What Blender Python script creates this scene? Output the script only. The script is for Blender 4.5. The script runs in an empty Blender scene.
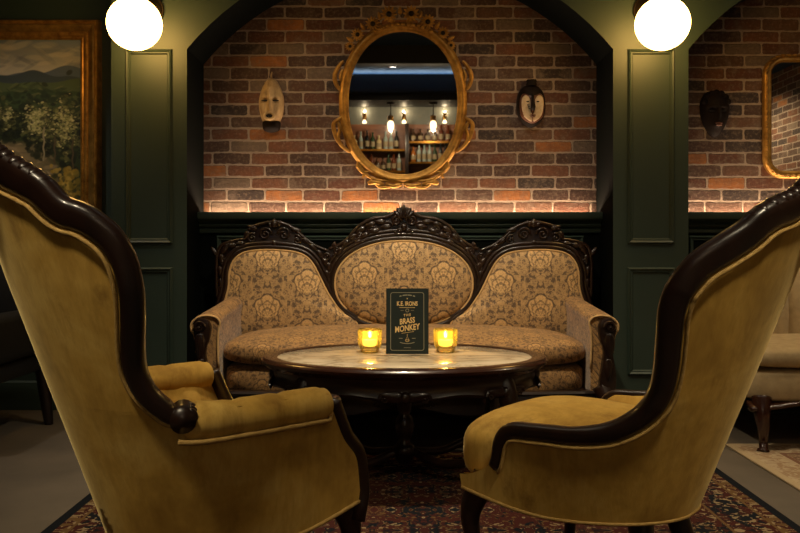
import bpy, bmesh, math, random
import numpy as np
from mathutils import Vector, Matrix, noise as mnoise
random.seed(7)
PI = math.pi
S = bpy.context.scene
COL = S.collection
CAMZ, HZ, F = 0.88, 245.0, 800.0

def lin(r, g, b):
    def f(c):
        c /= 255.0
        return c / 12.92 if c <= .04045 else ((c + .055) / 1.055) ** 2.4
    return (f(r), f(g), f(b), 1.0)

# ------------------------------------------------------------------ mesh kit
FLOORZ = 0.0
class MB:
    def __init__(s): s.v = []; s.f = []
    def add(s, vs, fs):
        o = len(s.v); s.v += [tuple(v) for v in vs]; s.f += [tuple(i + o for i in f) for f in fs]
        return s
    def grid(s, rows, closed_u=False, closed_v=False, cap=False):
        n, m = len(rows), len(rows[0]); vs = [p for r in rows for p in r]; fs = []
        for i in range(n if closed_v else n - 1):
            for j in range(m if closed_u else m - 1):
                a = i * m + j; b = i * m + (j + 1) % m; c = ((i + 1) % n) * m + (j + 1) % m; d = ((i + 1) % n) * m + j
                fs.append((a, b, c, d))
        if cap: fs.append(tuple(range(m - 1, -1, -1))); fs.append(tuple((n - 1) * m + j for j in range(m)))
        return s.add(vs, fs)
    def box(s, x0, x1, y0, y1, z0, z1, bev=0.0, seg=2):
        bm = bmesh.new(); bmesh.ops.create_cube(bm, size=1)
        for v in bm.verts:
            v.co = Vector(((x0 + x1) / 2 + v.co.x * (x1 - x0), (y0 + y1) / 2 + v.co.y * (y1 - y0), (z0 + z1) / 2 + v.co.z * (z1 - z0)))
        if bev: bmesh.ops.bevel(bm, geom=bm.edges[:], offset=bev, segments=seg, affect='EDGES', profile=.5)
        bm.verts.index_update()
        s.add([v.co[:] for v in bm.verts], [[v.index for v in f.verts] for f in bm.faces]); bm.free(); return s
    def ell(s, c, r, ax=None, nu=12, nv=8, taper=0.0):
        c = Vector(c); ax = ax or (Vector((1, 0, 0)), Vector((0, 1, 0)), Vector((0, 0, 1))); rows = []
        for i in range(nv + 1):
            th = PI * i / nv; k = -math.cos(th); q = max(math.sin(th), 1e-3) * (1 - taper * k)
            rows.append([c + ax[0] * (r[0] * k) + ax[1] * (r[1] * q * math.cos(2 * PI * j / nu)) + ax[2] * (r[2] * q * math.sin(2 * PI * j / nu)) for j in range(nu)])
        return s.grid(rows, closed_u=True, cap=True)
    def tube(s, pts, rad, n=8, flat=None, closed=False):
        pts = [Vector(p) for p in pts]; m = len(pts); rows = []
        if not hasattr(rad, '__len__'): rad = [rad] * m
        up = None
        for i in range(m):
            if closed: t = pts[(i + 1) % m] - pts[i - 1]
            else: t = pts[min(i + 1, m - 1)] - pts[max(i - 1, 0)]
            t = t.normalized() if t.length > 1e-9 else Vector((0, 0, 1))
            if up is None:
                up = Vector(flat) if flat else (Vector((0, 0, 1)) if abs(t.z) < .9 else Vector((1, 0, 0)))
            elif flat: up = Vector(flat)
            a = (up - t * up.dot(t))
            a = a.normalized() if a.length > 1e-6 else t.orthogonal().normalized()
            b = t.cross(a); up = a if not flat else up
            rr = rad[i] if hasattr(rad[i], '__len__') else (rad[i], rad[i])
            rows.append([pts[i] + a * (rr[0] * math.cos(2 * PI * j / n)) + b * (rr[1] * math.sin(2 * PI * j / n)) for j in range(n)])
        return s.grid(rows, closed_u=True, closed_v=closed, cap=not closed)
    def lathe(s, prof, c=(0, 0, 0), n=24, sx=1, sy=1, cap=True):
        rows = [[(c[0] + r * sx * math.cos(2 * PI * j / n), c[1] + r * sy * math.sin(2 * PI * j / n), c[2] + z) for j in range(n)] for r, z in prof]
        return s.grid(rows, closed_u=True, cap=cap)
    def prism(s, out, y0, y1, fn=None, bev=0.0):
        """outline in x,z extruded from y0 to y1 (fn maps x,y,z)"""
        bm = bmesh.new(); vs = [bm.verts.new((p[0], y0, p[1])) for p in out]
        f = bm.faces.new(vs)
        r = bmesh.ops.extrude_face_region(bm, geom=[f])
        for e in r['geom']:
            if isinstance(e, bmesh.types.BMVert): e.co.y = y1
        if bev:
            ed = [e for e in bm.edges if abs(e.verts[0].co.y - e.verts[1].co.y) < 1e-6]
            bmesh.ops.bevel(bm, geom=ed, offset=bev, segments=2, affect='EDGES', profile=.5)
        bmesh.ops.triangulate(bm, faces=[f for f in bm.faces if len(f.verts) > 4])
        bm.verts.index_update()
        s.add([(fn(*v.co) if fn else v.co[:]) for v in bm.verts], [[v.index for v in f.verts] for f in bm.faces]); bm.free(); return s
    def puff(s, out, yb, h, fn=None, pw=.5):
        """cushioned panel over an outline in x,z, bulging to -y"""
        cx = sum(p[0] for p in out) / len(out); cz = sum(p[1] for p in out) / len(out); rows = []
        for k in (1, .985, .95, .89, .8, .68, .54, .4, .25, .12, .02):
            rows.append([(cx + (p[0] - cx) * k, yb - h * (max(0, 1 - k ** 2.6)) ** pw, cz + (p[1] - cz) * k) for p in out])
        if fn: rows = [[fn(*p) for p in r] for r in rows]
        return s.grid(rows, closed_u=True, cap=True)
    def build(s, name, mat, parent=None, uv=None, sharp=40, sub=0, recalc=True):
        if name == 'leg':
            fl = min(v[2] for v in s.v); s.v = [(x, y, max(z, FLOORZ)) for x, y, z in s.v]
        me = bpy.data.meshes.new(name); me.from_pydata(s.v, [], s.f)
        if recalc:
            bm = bmesh.new(); bm.from_mesh(me); bmesh.ops.recalc_face_normals(bm, faces=bm.faces[:]); bm.to_mesh(me); bm.free()
        me.polygons.foreach_set('use_smooth', [True] * len(me.polygons))
        if sharp: me.set_sharp_from_angle(angle=math.radians(sharp))
        if uv:
            l = me.uv_layers.new(name='UVMap')
            for lp in me.loops: l.data[lp.index].uv = uv(*me.vertices[lp.vertex_index].co)
        me.materials.append(mat); me.update()
        o = bpy.data.objects.new(name, me); COL.objects.link(o)
        if parent: o.parent = parent
        if sub:
            md = o.modifiers.new('Subdivision', 'SUBSURF'); md.levels = sub; md.render_levels = sub
        return o

def tag(o, label, cat, group=None, kind=None):
    o['label'] = label; o['category'] = cat
    if group: o['group'] = group
    if kind: o['kind'] = kind
    return o
def thing(name, label, cat, loc=(0, 0, 0), rz=0, group=None):
    o = bpy.data.objects.new(name, None); COL.objects.link(o); o.location = loc; o.rotation_euler = (0, 0, rz)
    o.empty_display_size = .1
    return tag(o, label, cat, group)
def struct(o, label=None, cat=None):
    o['kind'] = 'structure'
    if label: o['label'] = label; o['category'] = cat or 'wall'
    return o
def spline(pts, n=6, closed=False):
    P = [Vector(p) for p in pts]; m = len(P); out = []
    for i in range(m if closed else m - 1):
        g = lambda k: P[k % m] if closed else P[max(0, min(m - 1, k))]
        a, b, c, d = g(i - 1), g(i), g(i + 1), g(i + 2)
        for j in range(n):
            t = j / n
            out.append(.5 * ((2 * b) + (c - a) * t + (2 * a - 5 * b + 4 * c - d) * t * t + (3 * b - a - 3 * c + d) * t ** 3))
    if not closed: out.append(P[-1])
    return out
def sp2(pts, n=6, closed=False): return [(v.x, v.y) for v in spline([(p[0], p[1], 0) for p in pts], n, closed)]
def leaf(B, c, d, n, L, W, T):
    d = Vector(d).normalized(); n = Vector(n).normalized(); sd = d.cross(n).normalized()
    B.ell(Vector(c) + d * (L * .5), (L * .5, W * .5, T), (d, sd, n), 8, 6, .45)
    B.ell(Vector(c) + d * (L * .45) + n * T * .7, (L * .45, W * .1, T * .55), (d, sd, n), 6, 5, .3)
def scroll(B, c, r, turns, e1, e2, rad, a0=0, sgn=1):
    c = Vector(c); e1 = Vector(e1); e2 = Vector(e2); N = int(14 * turns) + 3; pts = []; rr = []
    for i in range(N):
        t = i / (N - 1); a = a0 + sgn * 2 * PI * turns * t; q = r * (1 - .85 * t)
        pts.append(c + e1 * q * math.cos(a) + e2 * q * math.sin(a)); rr.append(rad * (1.1 - .5 * t))
    B.tube(pts, rr, 6); B.ell(pts[-1], (rad * 1.3,) * 3, None, 8, 6)

# ------------------------------------------------------------------ materials
class NT:
    def __init__(s, name):
        s.m = bpy.data.materials.new(name); s.m.use_nodes = True; s.t = s.m.node_tree; s.t.nodes.clear()
        s.out = s.n('ShaderNodeOutputMaterial'); s.b = s.n('ShaderNodeBsdfPrincipled'); s.l(s.b.outputs[0], s.out.inputs[0])
    def n(s, t, **k):
        x = s.t.nodes.new(t)
        for a, v in k.items(): setattr(x, a, v)
        return x
    def l(s, a, b): s.t.links.new(a, b)
    def set(s, **k):
        for a, v in k.items():
            i = s.b.inputs[a.replace('_', ' ')]
            if hasattr(v, 'is_linked') or hasattr(v, 'links'): s.l(v, i)
            else: i.default_value = v
        return s
    def inp(s, i, v):
        if hasattr(v, 'links'): s.l(v, i)
        elif v is not None: i.default_value = v
    def math(s, op, a, b=None, c=None):
        x = s.n('ShaderNodeMath', operation=op)
        for i, v in enumerate((a, b, c)): s.inp(x.inputs[i], v) if v is not None else None
        return x.outputs[0]
    def coord(s, w='Object'): return s.n('ShaderNodeTexCoord').outputs[w]
    def noise(s, vec, scale, detail=4, rough=.5, dist=0.0):
        x = s.n('ShaderNodeTexNoise'); s.l(vec, x.inputs['Vector']); x.inputs['Scale'].default_value = scale
        x.inputs['Detail'].default_value = detail; x.inputs['Roughness'].default_value = rough; x.inputs['Distortion'].default_value = dist
        return x.outputs['Fac']
    def ramp(s, fac, stops, interp='LINEAR'):
        x = s.n('ShaderNodeValToRGB'); x.color_ramp.interpolation = interp; s.l(fac, x.inputs[0]); e = x.color_ramp.elements
        while len(e) < len(stops): e.new(.5)
        for i, (p, c) in enumerate(stops): e[i].position = p; e[i].color = c if len(c) == 4 else (*c, 1)
        return x.outputs[0]
    def mix(s, fac, a, b, blend='MIX'):
        x = s.n('ShaderNodeMix', data_type='RGBA', blend_type=blend); s.inp(x.inputs[0], fac); s.inp(x.inputs[6], a); s.inp(x.inputs[7], b)
        return x.outputs[2]
    def map(s, vec, scale=(1, 1, 1), loc=(0, 0, 0)):
        x = s.n('ShaderNodeMapping'); s.l(vec, x.inputs[0]); x.inputs['Scale'].default_value = scale; x.inputs['Location'].default_value = loc
        return x.outputs[0]
    def sep(s, v):
        x = s.n('ShaderNodeSeparateXYZ'); s.l(v, x.inputs[0]); return x.outputs
    def comb(s, x_, y_, z_):
        x = s.n('ShaderNodeCombineXYZ')
        for i, v in enumerate((x_, y_, z_)): s.inp(x.inputs[i], v)
        return x.outputs[0]
    def bump(s, h, strength=.3, dist=.01):
        x = s.n('ShaderNodeBump'); s.l(h, x.inputs['Height']); x.inputs['Strength'].default_value = strength; x.inputs['Distance'].default_value = dist
        s.l(x.outputs[0], s.b.inputs['Normal'])

def simple(name, c1, c2=None, rough=.5, metal=0, scale=8, bump=0, coat=0, stretch=(1, 1, 1), spec=.5):
    t = NT(name); v = t.map(t.coord(), stretch); f = t.noise(v, scale, 5, .6)
    t.set(Base_Color=t.ramp(f, [(.3, c1), (.7, c2 or c1)]), Roughness=rough, Metallic=metal, Coat_Weight=coat, Specular_IOR_Level=spec)
    if bump: t.bump(f, bump, .004)
    return t.m
def emit(name, col, s):
    t = NT(name); t.set(Base_Color=(0, 0, 0, 1), Emission_Color=col, Emission_Strength=s); return t.m
def brick_mat(name, axis='x'):
    t = NT(name); s = t.sep(t.coord()); u0 = s[0] if axis == 'x' else s[1]; z0 = s[2]
    v0 = t.comb(u0, z0, 0.0)
    def nz(sc, det, seed):
        x = t.n('ShaderNodeTexNoise'); t.l(t.map(v0, (1, 1, 1), (seed, 0, 0)), x.inputs['Vector']); x.inputs['Scale'].default_value = sc; x.inputs['Detail'].default_value = det; x.inputs['Roughness'].default_value = .6
        return t.math('SUBTRACT', x.outputs['Fac'], .5)
    BW, BH = .2045, .0655
    u = t.math('ADD', u0, t.math('MULTIPLY', nz(6, 2, 0), .012)); z = t.math('ADD', z0, t.math('MULTIPLY', nz(5, 2, 7), .014))
    rz = t.math('DIVIDE', t.math('ADD', z, .0), BH); row = t.math('FLOOR', rz); odd = t.math('MULTIPLY', t.math('PINGPONG', row, 1.0), .5)
    jit = t.n('ShaderNodeTexWhiteNoise', noise_dimensions='1D'); t.l(row, jit.inputs['W'])
    ru = t.math('ADD', t.math('ADD', t.math('DIVIDE', u, BW), odd), t.math('MULTIPLY', t.math('SUBTRACT', jit.outputs['Value'], .5), .16)); col_ = t.math('FLOOR', ru)
    wn = t.n('ShaderNodeTexWhiteNoise', noise_dimensions='2D'); t.l(t.comb(col_, row, 0.0), wn.inputs['Vector']); rnd = wn.outputs['Value']; rc = t.sep(wn.outputs['Color'])
    R_ = .010
    qx = t.math('ADD', t.math('SUBTRACT', t.math('MULTIPLY', t.math('ABSOLUTE', t.math('SUBTRACT', t.math('FRACT', ru), .5)), BW), BW / 2 - .0055), R_)
    qz = t.math('ADD', t.math('SUBTRACT', t.math('MULTIPLY', t.math('ABSOLUTE', t.math('SUBTRACT', t.math('FRACT', rz), .5)), BH), BH / 2 - .0055), R_)
    d = t.math('SUBTRACT', t.math('SQRT', t.math('ADD', t.math('POWER', t.math('MAXIMUM', qx, 0.0), 2.0), t.math('POWER', t.math('MAXIMUM', qz, 0.0), 2.0))), R_)
    d = t.math('ADD', d, t.math('ADD', t.math('MULTIPLY', nz(34, 4, 3), .011), t.math('MULTIPLY', t.math('SUBTRACT', rc[1], .5), .003)))
    x = t.n('ShaderNodeMapRange', interpolation_type='SMOOTHSTEP'); t.l(d, x.inputs[0]); x.inputs[1].default_value = -.0014; x.inputs[2].default_value = .0016; fac = x.outputs[0]
    n1 = t.noise(v0, 14, 6, .65); n2 = t.noise(v0, 55, 5, .7)
    base = t.ramp(rnd, [(0, lin(82, 60, 50)), (.14, lin(112, 80, 62)), (.28, lin(66, 56, 52)), (.42, lin(122, 80, 58)), (.54, lin(88, 66, 55)), (.64, lin(104, 66, 50)), (.76, lin(124, 106, 90)), (.86, lin(96, 70, 56)), (.93, lin(168, 108, 62))], 'CONSTANT')
    base = t.mix(t.ramp(n1, [(.35, (0, 0, 0)), (.7, (.6, .6, .6))]), base, lin(70, 57, 50))
    base = t.mix(t.ramp(n2, [(.5, (0, 0, 0)), (.8, (.6, .6, .6))]), base, lin(160, 138, 118))
    smear = t.math('MULTIPLY', t.ramp(t.noise(v0, 7, 5, .7), [(.5, (0, 0, 0)), (.72, (1, 1, 1))]), t.math('MULTIPLY', rc[2], .85))
    mort = t.mix(n2, lin(140, 122, 106), lin(186, 166, 146))
    base = t.mix(smear, base, lin(146, 128, 110))
    col = t.mix(fac, base, mort)
    h = t.math('ADD', t.math('MULTIPLY', t.math('SUBTRACT', 1.0, fac), t.math('ADD', .7, t.math('MULTIPLY', rc[0], .5))), t.math('MULTIPLY', n2, .55))
    t.set(Base_Color=col, Roughness=.9, Specular_IOR_Level=.25); t.bump(h, 1.0, .014)
    return t.m
def damask(name, light, dark, cw=.20, ch=.26):
    t = NT(name); s = t.sep(t.coord('UV')); su = t.math('DIVIDE', s[0], cw); sv = t.math('DIVIDE', s[1], ch)
    colm = t.math('FLOOR', su); par = t.math('MULTIPLY', t.math('PINGPONG', colm, 1.0), .5)
    sv2 = t.math('ADD', sv, par); mu = t.math('ABSOLUTE', t.math('SUBTRACT', t.math('FRACT', su), .5))
    fv = t.math('SUBTRACT', t.math('FRACT', sv2), .5); ang = t.math('MULTIPLY', sv2, 2 * PI)
    vec = t.comb(t.math('MULTIPLY', mu, 2.6), t.math('MULTIPLY', t.math('COSINE', ang), .55), t.math('MULTIPLY', t.math('SINE', ang), .55))
    f1 = t.noise(vec, 3.4, 2, .5, .5); f2 = t.noise(vec, 9.0, 2, .5, .6)
    def line(v, w):                                   # dark hairline where |v| < w
        x = t.n('ShaderNodeMapRange', interpolation_type='SMOOTHSTEP'); t.l(t.math('ABSOLUTE', v), x.inputs[0]); x.inputs[1].default_value = w * .4; x.inputs[2].default_value = w; return x.outputs[0]
    px = t.math('MULTIPLY', mu, cw / ch); py = t.math('ADD', fv, .20); th = t.math('ARCTAN2', px, py)     # a palmette fanning up from its stem
    r = t.math('SQRT', t.math('ADD', t.math('POWER', px, 2.0), t.math('POWER', py, 2.0)))
    lobes = t.math('ABSOLUTE', t.math('COSINE', t.math('MULTIPLY', th, 4.5)))
    edge = t.math('ADD', t.math('MULTIPLY', t.math('MAXIMUM', t.math('COSINE', t.math('MULTIPLY', th, .92)), 0.0), .40), t.math('MULTIPLY', lobes, .05))
    k1 = t.n('ShaderNodeMapRange', interpolation_type='SMOOTHSTEP'); t.l(t.math('SUBTRACT', edge, r), k1.inputs[0]); k1.inputs[1].default_value = -.01; k1.inputs[2].default_value = .012
    flower = k1.outputs[0]
    rn = t.math('DIVIDE', r, t.math('MAXIMUM', edge, .02))
    ins = t.math('MULTIPLY', line(t.math('ADD', t.math('SUBTRACT', rn, .42), t.math('MULTIPLY', t.math('SUBTRACT', f2, .5), .3)), .07), line(t.math('ADD', t.math('SUBTRACT', rn, .72), t.math('MULTIPLY', t.math('SUBTRACT', f2, .5), .3)), .06))
    vein = t.math('ADD', t.math('MULTIPLY', line(t.math('COSINE', t.math('MULTIPLY', th, 4.5)), .28), .6), .4)
    inside = t.math('MULTIPLY', t.math('MULTIPLY', t.math('ADD', t.math('MULTIPLY', ins, .7), .3), vein), t.ramp(f2, [(.36, (.35, .35, .35)), (.45, (1, 1, 1)), (.58, (1, 1, 1)), (.64, (.5, .5, .5))]))
    rim_ = line(t.math('ADD', t.math('SUBTRACT', edge, r), .02), .022)
    leafy = t.ramp(t.math('ADD', f1, t.math('MULTIPLY', t.math('SUBTRACT', f2, .5), .7)), [(.42, (.1, .1, .1)), (.47, (.72, .72, .72)), (.525, (.78, .78, .78)), (.545, (.15, .15, .15)), (.57, (.25, .25, .25)), (.59, (.72, .72, .72))])
    leafy = t.math('MULTIPLY', leafy, t.math('ADD', t.math('MULTIPLY', rim_, .8), .2))
    k = t.mix(flower, leafy, inside)
    fine = t.noise(t.coord('UV'), 160, 2, .5)
    c = t.mix(k, dark, light); c = t.mix(t.math('MULTIPLY', fine, .35), c, dark)
    t.set(Base_Color=c, Roughness=t.math('SUBTRACT', .85, t.math('MULTIPLY', k, .25)), Sheen_Weight=.2, Sheen_Roughness=.4)
    t.bump(t.math('ADD', k, t.math('MULTIPLY', fine, .4)), .25, .003)
    return t.m
def velvet(name, c1, c2, c3):
    t = NT(name); v = t.coord(); n1 = t.noise(v, 4.0, 4, .65, .4); n2 = t.noise(t.map(v, (13, 13, 2.2)), 2.2, 5, .7); n3 = t.noise(t.map(v, (70, 70, 7)), 2, 3, .6); n4 = t.noise(t.map(v, (3, 3, 2), (3, 1, 0)), 2.2, 6, .7)
    c = t.ramp(n1, [(.32, c1), (.5, c2), (.68, c3)])
    c = t.mix(t.ramp(n2, [(.45, (0, 0, 0)), (.78, (.7, .7, .7))]), c, c1); c = t.mix(t.ramp(n4, [(.56, (0, 0, 0)), (.72, (.8, .8, .8))]), c, lin(112, 76, 28)); c = t.mix(t.math('MULTIPLY', n3, .4), c, c1)
    t.set(Base_Color=c, Roughness=.85, Specular_IOR_Level=.2, Sheen_Weight=.45, Sheen_Roughness=.3, Sheen_Tint=lin(240, 214, 150)); t.bump(n3, .15, .003)
    return t.m
def rug_mat(name, hx, hy, red, navy, cream, gold, bands):
    t = NT(name); s = t.sep(t.coord()); ax = t.math('ABSOLUTE', s[0]); ay = t.math('ABSOLUTE', s[1])
    d = t.math('MINIMUM', t.math('SUBTRACT', hx, ax), t.math('SUBTRACT', hy, ay))
    v = t.comb(ax, ay, 0.0)
    cell = t.comb(t.math('PINGPONG', ax, .16), t.math('PINGPONG', ay, .19), 0.0)
    f1 = t.noise(v, 3.6, 2, .5, .8); f2 = t.noise(cell, 16, 2, .5, 1.0); f3 = t.noise(cell, 42, 2, .6, .4)
    field = t.mix(t.ramp(f1, [(.48, (0, 0, 0)), (.5, (1, 1, 1))]), red, navy)
    pat = t.ramp(f2, [(.0, navy), (.36, navy), (.40, gold), (.44, red), (.52, red), (.55, cream), (.60, gold), (.64, navy)], 'CONSTANT')
    pm = t.ramp(f3, [(.46, (0, 0, 0)), (.5, (1, 1, 1))])
    col = t.mix(t.math('MULTIPLY', pm, .9), field, pat)
    for lo, hi, c1, c2 in bands:
        inb = t.math('MULTIPLY', t.math('GREATER_THAN', d, lo), t.math('LESS_THAN', d, hi))
        cc = t.mix(t.ramp(f2, [(.47, (0, 0, 0)), (.49, (1, 1, 1))]), c1, c2) if c2 else c1
        if c2: cc = t.mix(t.ramp(f3, [(.56, (0, 0, 0)), (.58, (1, 1, 1))]), cc, cream)
        col = t.mix(inb, col, cc)
    pile = t.noise(t.coord(), 320, 2, .5)
    col = t.mix(t.math('MULTIPLY', t.noise(t.coord(), 7, 4, .6), .35), col, navy)
    t.set(Base_Color=col, Roughness=.95, Specular_IOR_Level=.1); t.bump(pile, .5, .004)
    return t.m

M = {}
M['brick'] = brick_mat('old_brick'); M['brick_side'] = brick_mat('old_brick_side', 'y')
M['green'] = simple('dark_green_paint', lin(41, 55, 47), lin(45, 59, 51), .5, scale=3)
M['green_dark'] = simple('niche_green_black', lin(6, 9, 8), lin(8, 11, 9), .9, scale=3, spec=.06)  # near-black green on the niche linings and wainscot
M['black'] = simple('black_paint', lin(16, 17, 19), lin(20, 21, 23), .6)
M['ceil'] = simple('ceiling_paint', lin(38, 64, 92), lin(42, 70, 98), .7)
M['wood'] = simple('dark_rosewood', lin(20, 11, 7), lin(38, 20, 12), .34, scale=6, coat=.2, stretch=(3, 3, .8))
M['wood_carved'] = simple('carved_rosewood', lin(20, 11, 8), lin(40, 22, 14), .32, scale=14, bump=.2, coat=.2)
M['wood_red'] = simple('mahogany_top', lin(36, 17, 10), lin(58, 28, 16), .25, scale=6, coat=.4, stretch=(1, 4, 4))
M['damask'] = damask('gold_damask', lin(230, 188, 126), lin(84, 69, 58), .20, .25)
M['damask_seat'] = damask('seat_damask', lin(204, 156, 94), lin(84, 64, 46), .15, .16)
M['gimp'] = simple('upholstery_gimp', lin(186, 150, 100), lin(206, 170, 116), .8, scale=60, bump=.3)
M['velvet'] = velvet('gold_velvet', lin(144, 108, 44), lin(192, 152, 70), lin(212, 176, 96))
M['velvet_gimp'] = simple('velvet_gimp', lin(150, 116, 56), lin(176, 142, 78), .8, scale=80, bump=.4)
M['gold'] = simple('old_gilt', lin(132, 92, 36), lin(206, 156, 76), .42, .65, scale=22, bump=.25)
M['gold_dark'] = simple('dark_gilt', lin(104, 78, 36), lin(160, 124, 62), .5, .4, scale=18, bump=.3)
M['mirror'] = simple('mirror_glass', (.86, .87, .86, 1), None, .015, 1)
M['cream'] = simple('cream_linen', lin(172, 150, 112), lin(190, 168, 128), .9, scale=30, bump=.15)
M['floor'] = simple('concrete_floor', lin(78, 71, 62), lin(102, 92, 80), .6, scale=2.2)
M['dark_fabric'] = simple('black_fabric', lin(10, 11, 12), lin(14, 15, 16), .9, scale=40)
M['brass'] = simple('brass', lin(150, 104, 44), lin(176, 128, 60), .3, 1)
M['iron'] = simple('dark_bronze', lin(34, 26, 18), lin(46, 36, 24), .4, .7)
M['bulb'] = emit('lit_bulb', (1, .74, .42, 1), 4)
M['globe'] = emit('lit_opal_globe', (1, .55, .14, 1), 19)
M['led'] = emit('led_strip', (1, .58, .30, 1), 10)
M['flame'] = emit('candle_flame', (1, .62, .16, 1), 30)
M['disc'] = emit('downlight_disc', (1, .93, .82, 1), 6)
def marble():
    t = NT('cream_marble'); v = t.coord(); n = t.noise(t.map(v, (1, 1.6, 1)), 3.4, 8, .62, 1.2)
    a = t.math('ABSOLUTE', t.math('SUBTRACT', n, .5))
    c = t.ramp(a, [(0, lin(170, 152, 126)), (.03, lin(206, 190, 162)), (.12, lin(222, 206, 178))])
    t.set(Base_Color=c, Roughness=.12, Specular_IOR_Level=.6); return t.m
M['marble'] = marble()
def amber():
    t = NT('amber_glass'); col = lin(255, 224, 110)
    tr = t.n('ShaderNodeBsdfTransparent'); tr.inputs[0].default_value = lin(255, 246, 205); tl = t.n('ShaderNodeBsdfTranslucent'); tl.inputs[0].default_value = col
    gl = t.n('ShaderNodeBsdfGlossy'); gl.inputs['Roughness'].default_value = .08
    m1 = t.n('ShaderNodeMixShader'); m1.inputs[0].default_value = .16; t.l(tr.outputs[0], m1.inputs[1]); t.l(tl.outputs[0], m1.inputs[2])
    fr = t.n('ShaderNodeFresnel'); fr.inputs[0].default_value = 1.45
    m2 = t.n('ShaderNodeMixShader'); t.l(fr.outputs[0], m2.inputs[0]); t.l(m1.outputs[0], m2.inputs[1]); t.l(gl.outputs[0], m2.inputs[2]); t.l(m2.outputs[0], t.out.inputs[0])
    return t.m
M['amber'] = amber()
def wax():
    t = NT('candle_wax'); t.set(Base_Color=lin(250, 200, 90), Roughness=.5, Subsurface_Weight=.6, Subsurface_Radius=(.03, .02, .008), Emission_Color=(1, .74, .34, 1), Emission_Strength=1.0)  # candle glow is put into the wax as emission
    return t.m
M['wax'] = wax()

# ------------------------------------------------------------------ room shell
YF, YB, ZC = 3.96, 4.30, 2.67      # arcade face, brick plane, ceiling
XL, XR, YR = -3.5, 3.9, -4.5
def plane_obj(name, v, mat): return MB().add(v, [tuple(range(len(v)))]).build(name, mat, recalc=False)
struct(MB().box(XL - .1, XR + .1, YR - .1, YB + .1, -.1, 0).build('floor', M['floor']), 'bare greyish concrete floor around the rugs', 'floor')
struct(MB().box(XL - .1, XR + .1, YR - .1, YB + .1, ZC, ZC + .1).build('ceiling', M['ceil']), 'dark blue grey painted ceiling', 'ceiling')
struct(MB().box(-1.25, XR, YB, YB + .1, 0, ZC).build('wall_niche', M['brick']), 'old red brown brick wall inside the arched niches', 'wall')
struct(MB().box(XL - .1, -1.25, 4.28, YB + .1, 0, ZC).build('wall_painting', M['green']), 'dark green wall behind the landscape painting', 'wall')
struct(MB().box(XR, XR + .1, YR, YB, 0, ZC).build('wall_right', M['brick_side']), 'brick side wall seen in the right hand mirror', 'wall')
struct(MB().box(XL - .1, XL, YR, YB, 0, ZC).build('wall_left', M['green']), 'dark green side wall on the left', 'wall')
# arcade: piers, arches
AH, ZS, ZCN = 1.055, 1.85, .98
AR = math.hypot(AH, ZS - ZCN)
def arch_pts(cx, n=28):
    a0 = math.atan2(ZS - ZCN, AH)
    return [(cx + AR * math.cos(a), ZCN + AR * math.sin(a)) for a in [a0 + (PI - 2 * a0) * i / n for i in range(n + 1)]]  # right to left
CX2 = 1.428 + AH
out = [(-1.43, 0), (-AH, 0)] + arch_pts(0)[::-1] + [(AH, 0), (1.428, 0)] + arch_pts(CX2)[::-1] + [(CX2 + AH, 0), (XR, 0), (XR, ZC), (-1.43, ZC)]
wb = struct(MB().prism(out, YF, YB).build('wall_back', M['green'], sharp=25), 'dark green panelled piers and arches framing the brick niches', 'wall')
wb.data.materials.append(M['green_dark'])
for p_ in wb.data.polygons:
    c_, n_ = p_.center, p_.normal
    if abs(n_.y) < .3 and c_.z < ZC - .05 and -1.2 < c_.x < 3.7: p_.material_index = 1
# wainscot and ledges in the niches
def ledge(n, x0, x1):
    b = MB().box(x0, x1, 4.22, 4.299, 0, 1.0)
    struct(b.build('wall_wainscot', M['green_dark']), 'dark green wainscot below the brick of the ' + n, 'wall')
    prof = [(4.22, .955), (4.208, .96), (4.204, .975), (4.212, .985), (4.196, .99), (4.19, 1.0), (4.198, 1.012), (4.19, 1.016), (4.165, 1.03), (4.16, 1.04), (4.16, 1.062), (4.165, 1.066), (4.235, 1.066), (4.235, 1.03), (4.298, 1.03), (4.298, .955)]
    r = [[(x, y, z - .014) for y, z in prof] for x in (x0, x1)]
    struct(MB().grid(r, closed_u=True, cap=True).build('trim_1' if x0 < 0 else 'trim_2', M['green'], sharp=30), 'moulded dark green ledge under the brick of the ' + n, 'ledge')
    # recessed panel moulding on the wainscot
    t = thing('led_strip', 'warm LED strip lying behind the ledge of the ' + n, 'light strip', (0, 0, -.014))
    MB().box(x0 + .02, x1 - .02, 4.272, 4.292, 1.0302, 1.036).build('diffuser', M['led'], t)
    MB().box(x0 + .02, x1 - .02, 4.270, 4.294, 1.0300, 1.0302).build('backing', M['iron'], t)
    L = bpy.data.lights.new('led_glow', 'AREA'); L.shape = 'RECTANGLE'; L.size = x1 - x0 - .06; L.size_y = .02; L.energy = 13 * (x1 - x0) / 2.1; L.color = (1, .70, .46)
    o = bpy.data.objects.new('led_glow', L); COL.objects.link(o); o.location = ((x0 + x1) / 2, 4.282, 1.028); o.rotation_euler = (PI + math.radians(30), 0, 0)
ledge('middle niche', -AH + .001, AH - .001); ledge('right niche', 1.43, CX2 + AH - .001)
tn = 3
def moulding(x0, x1, z0, z1, y, lab, w=.028, d=.014):
    global tn
    prof = [(0, 0), (.15, .6), (.3, 1), (.5, .75), (.62, .5), (.8, .55), (1, 0)]; rows = []
    for (sx, sz) in ((0, 0), (1, 0), (1, 1), (0, 1)):
        X = x0 if sx == 0 else x1; Z = z0 if sz == 0 else z1
        rows.append([(X + (w * k if sx == 0 else -w * k), y - d * h, Z + (w * k if sz == 0 else -w * k)) for k, h in prof])
    o = struct(MB().grid(rows, closed_v=True).build('trim_%d' % tn, M['green'], sharp=30), lab, 'moulding'); tn += 1; return o
moulding(-1.36, -1.125, .885, 1.85, YF, 'upper rectangular panel moulding on the left green pier')
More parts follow.
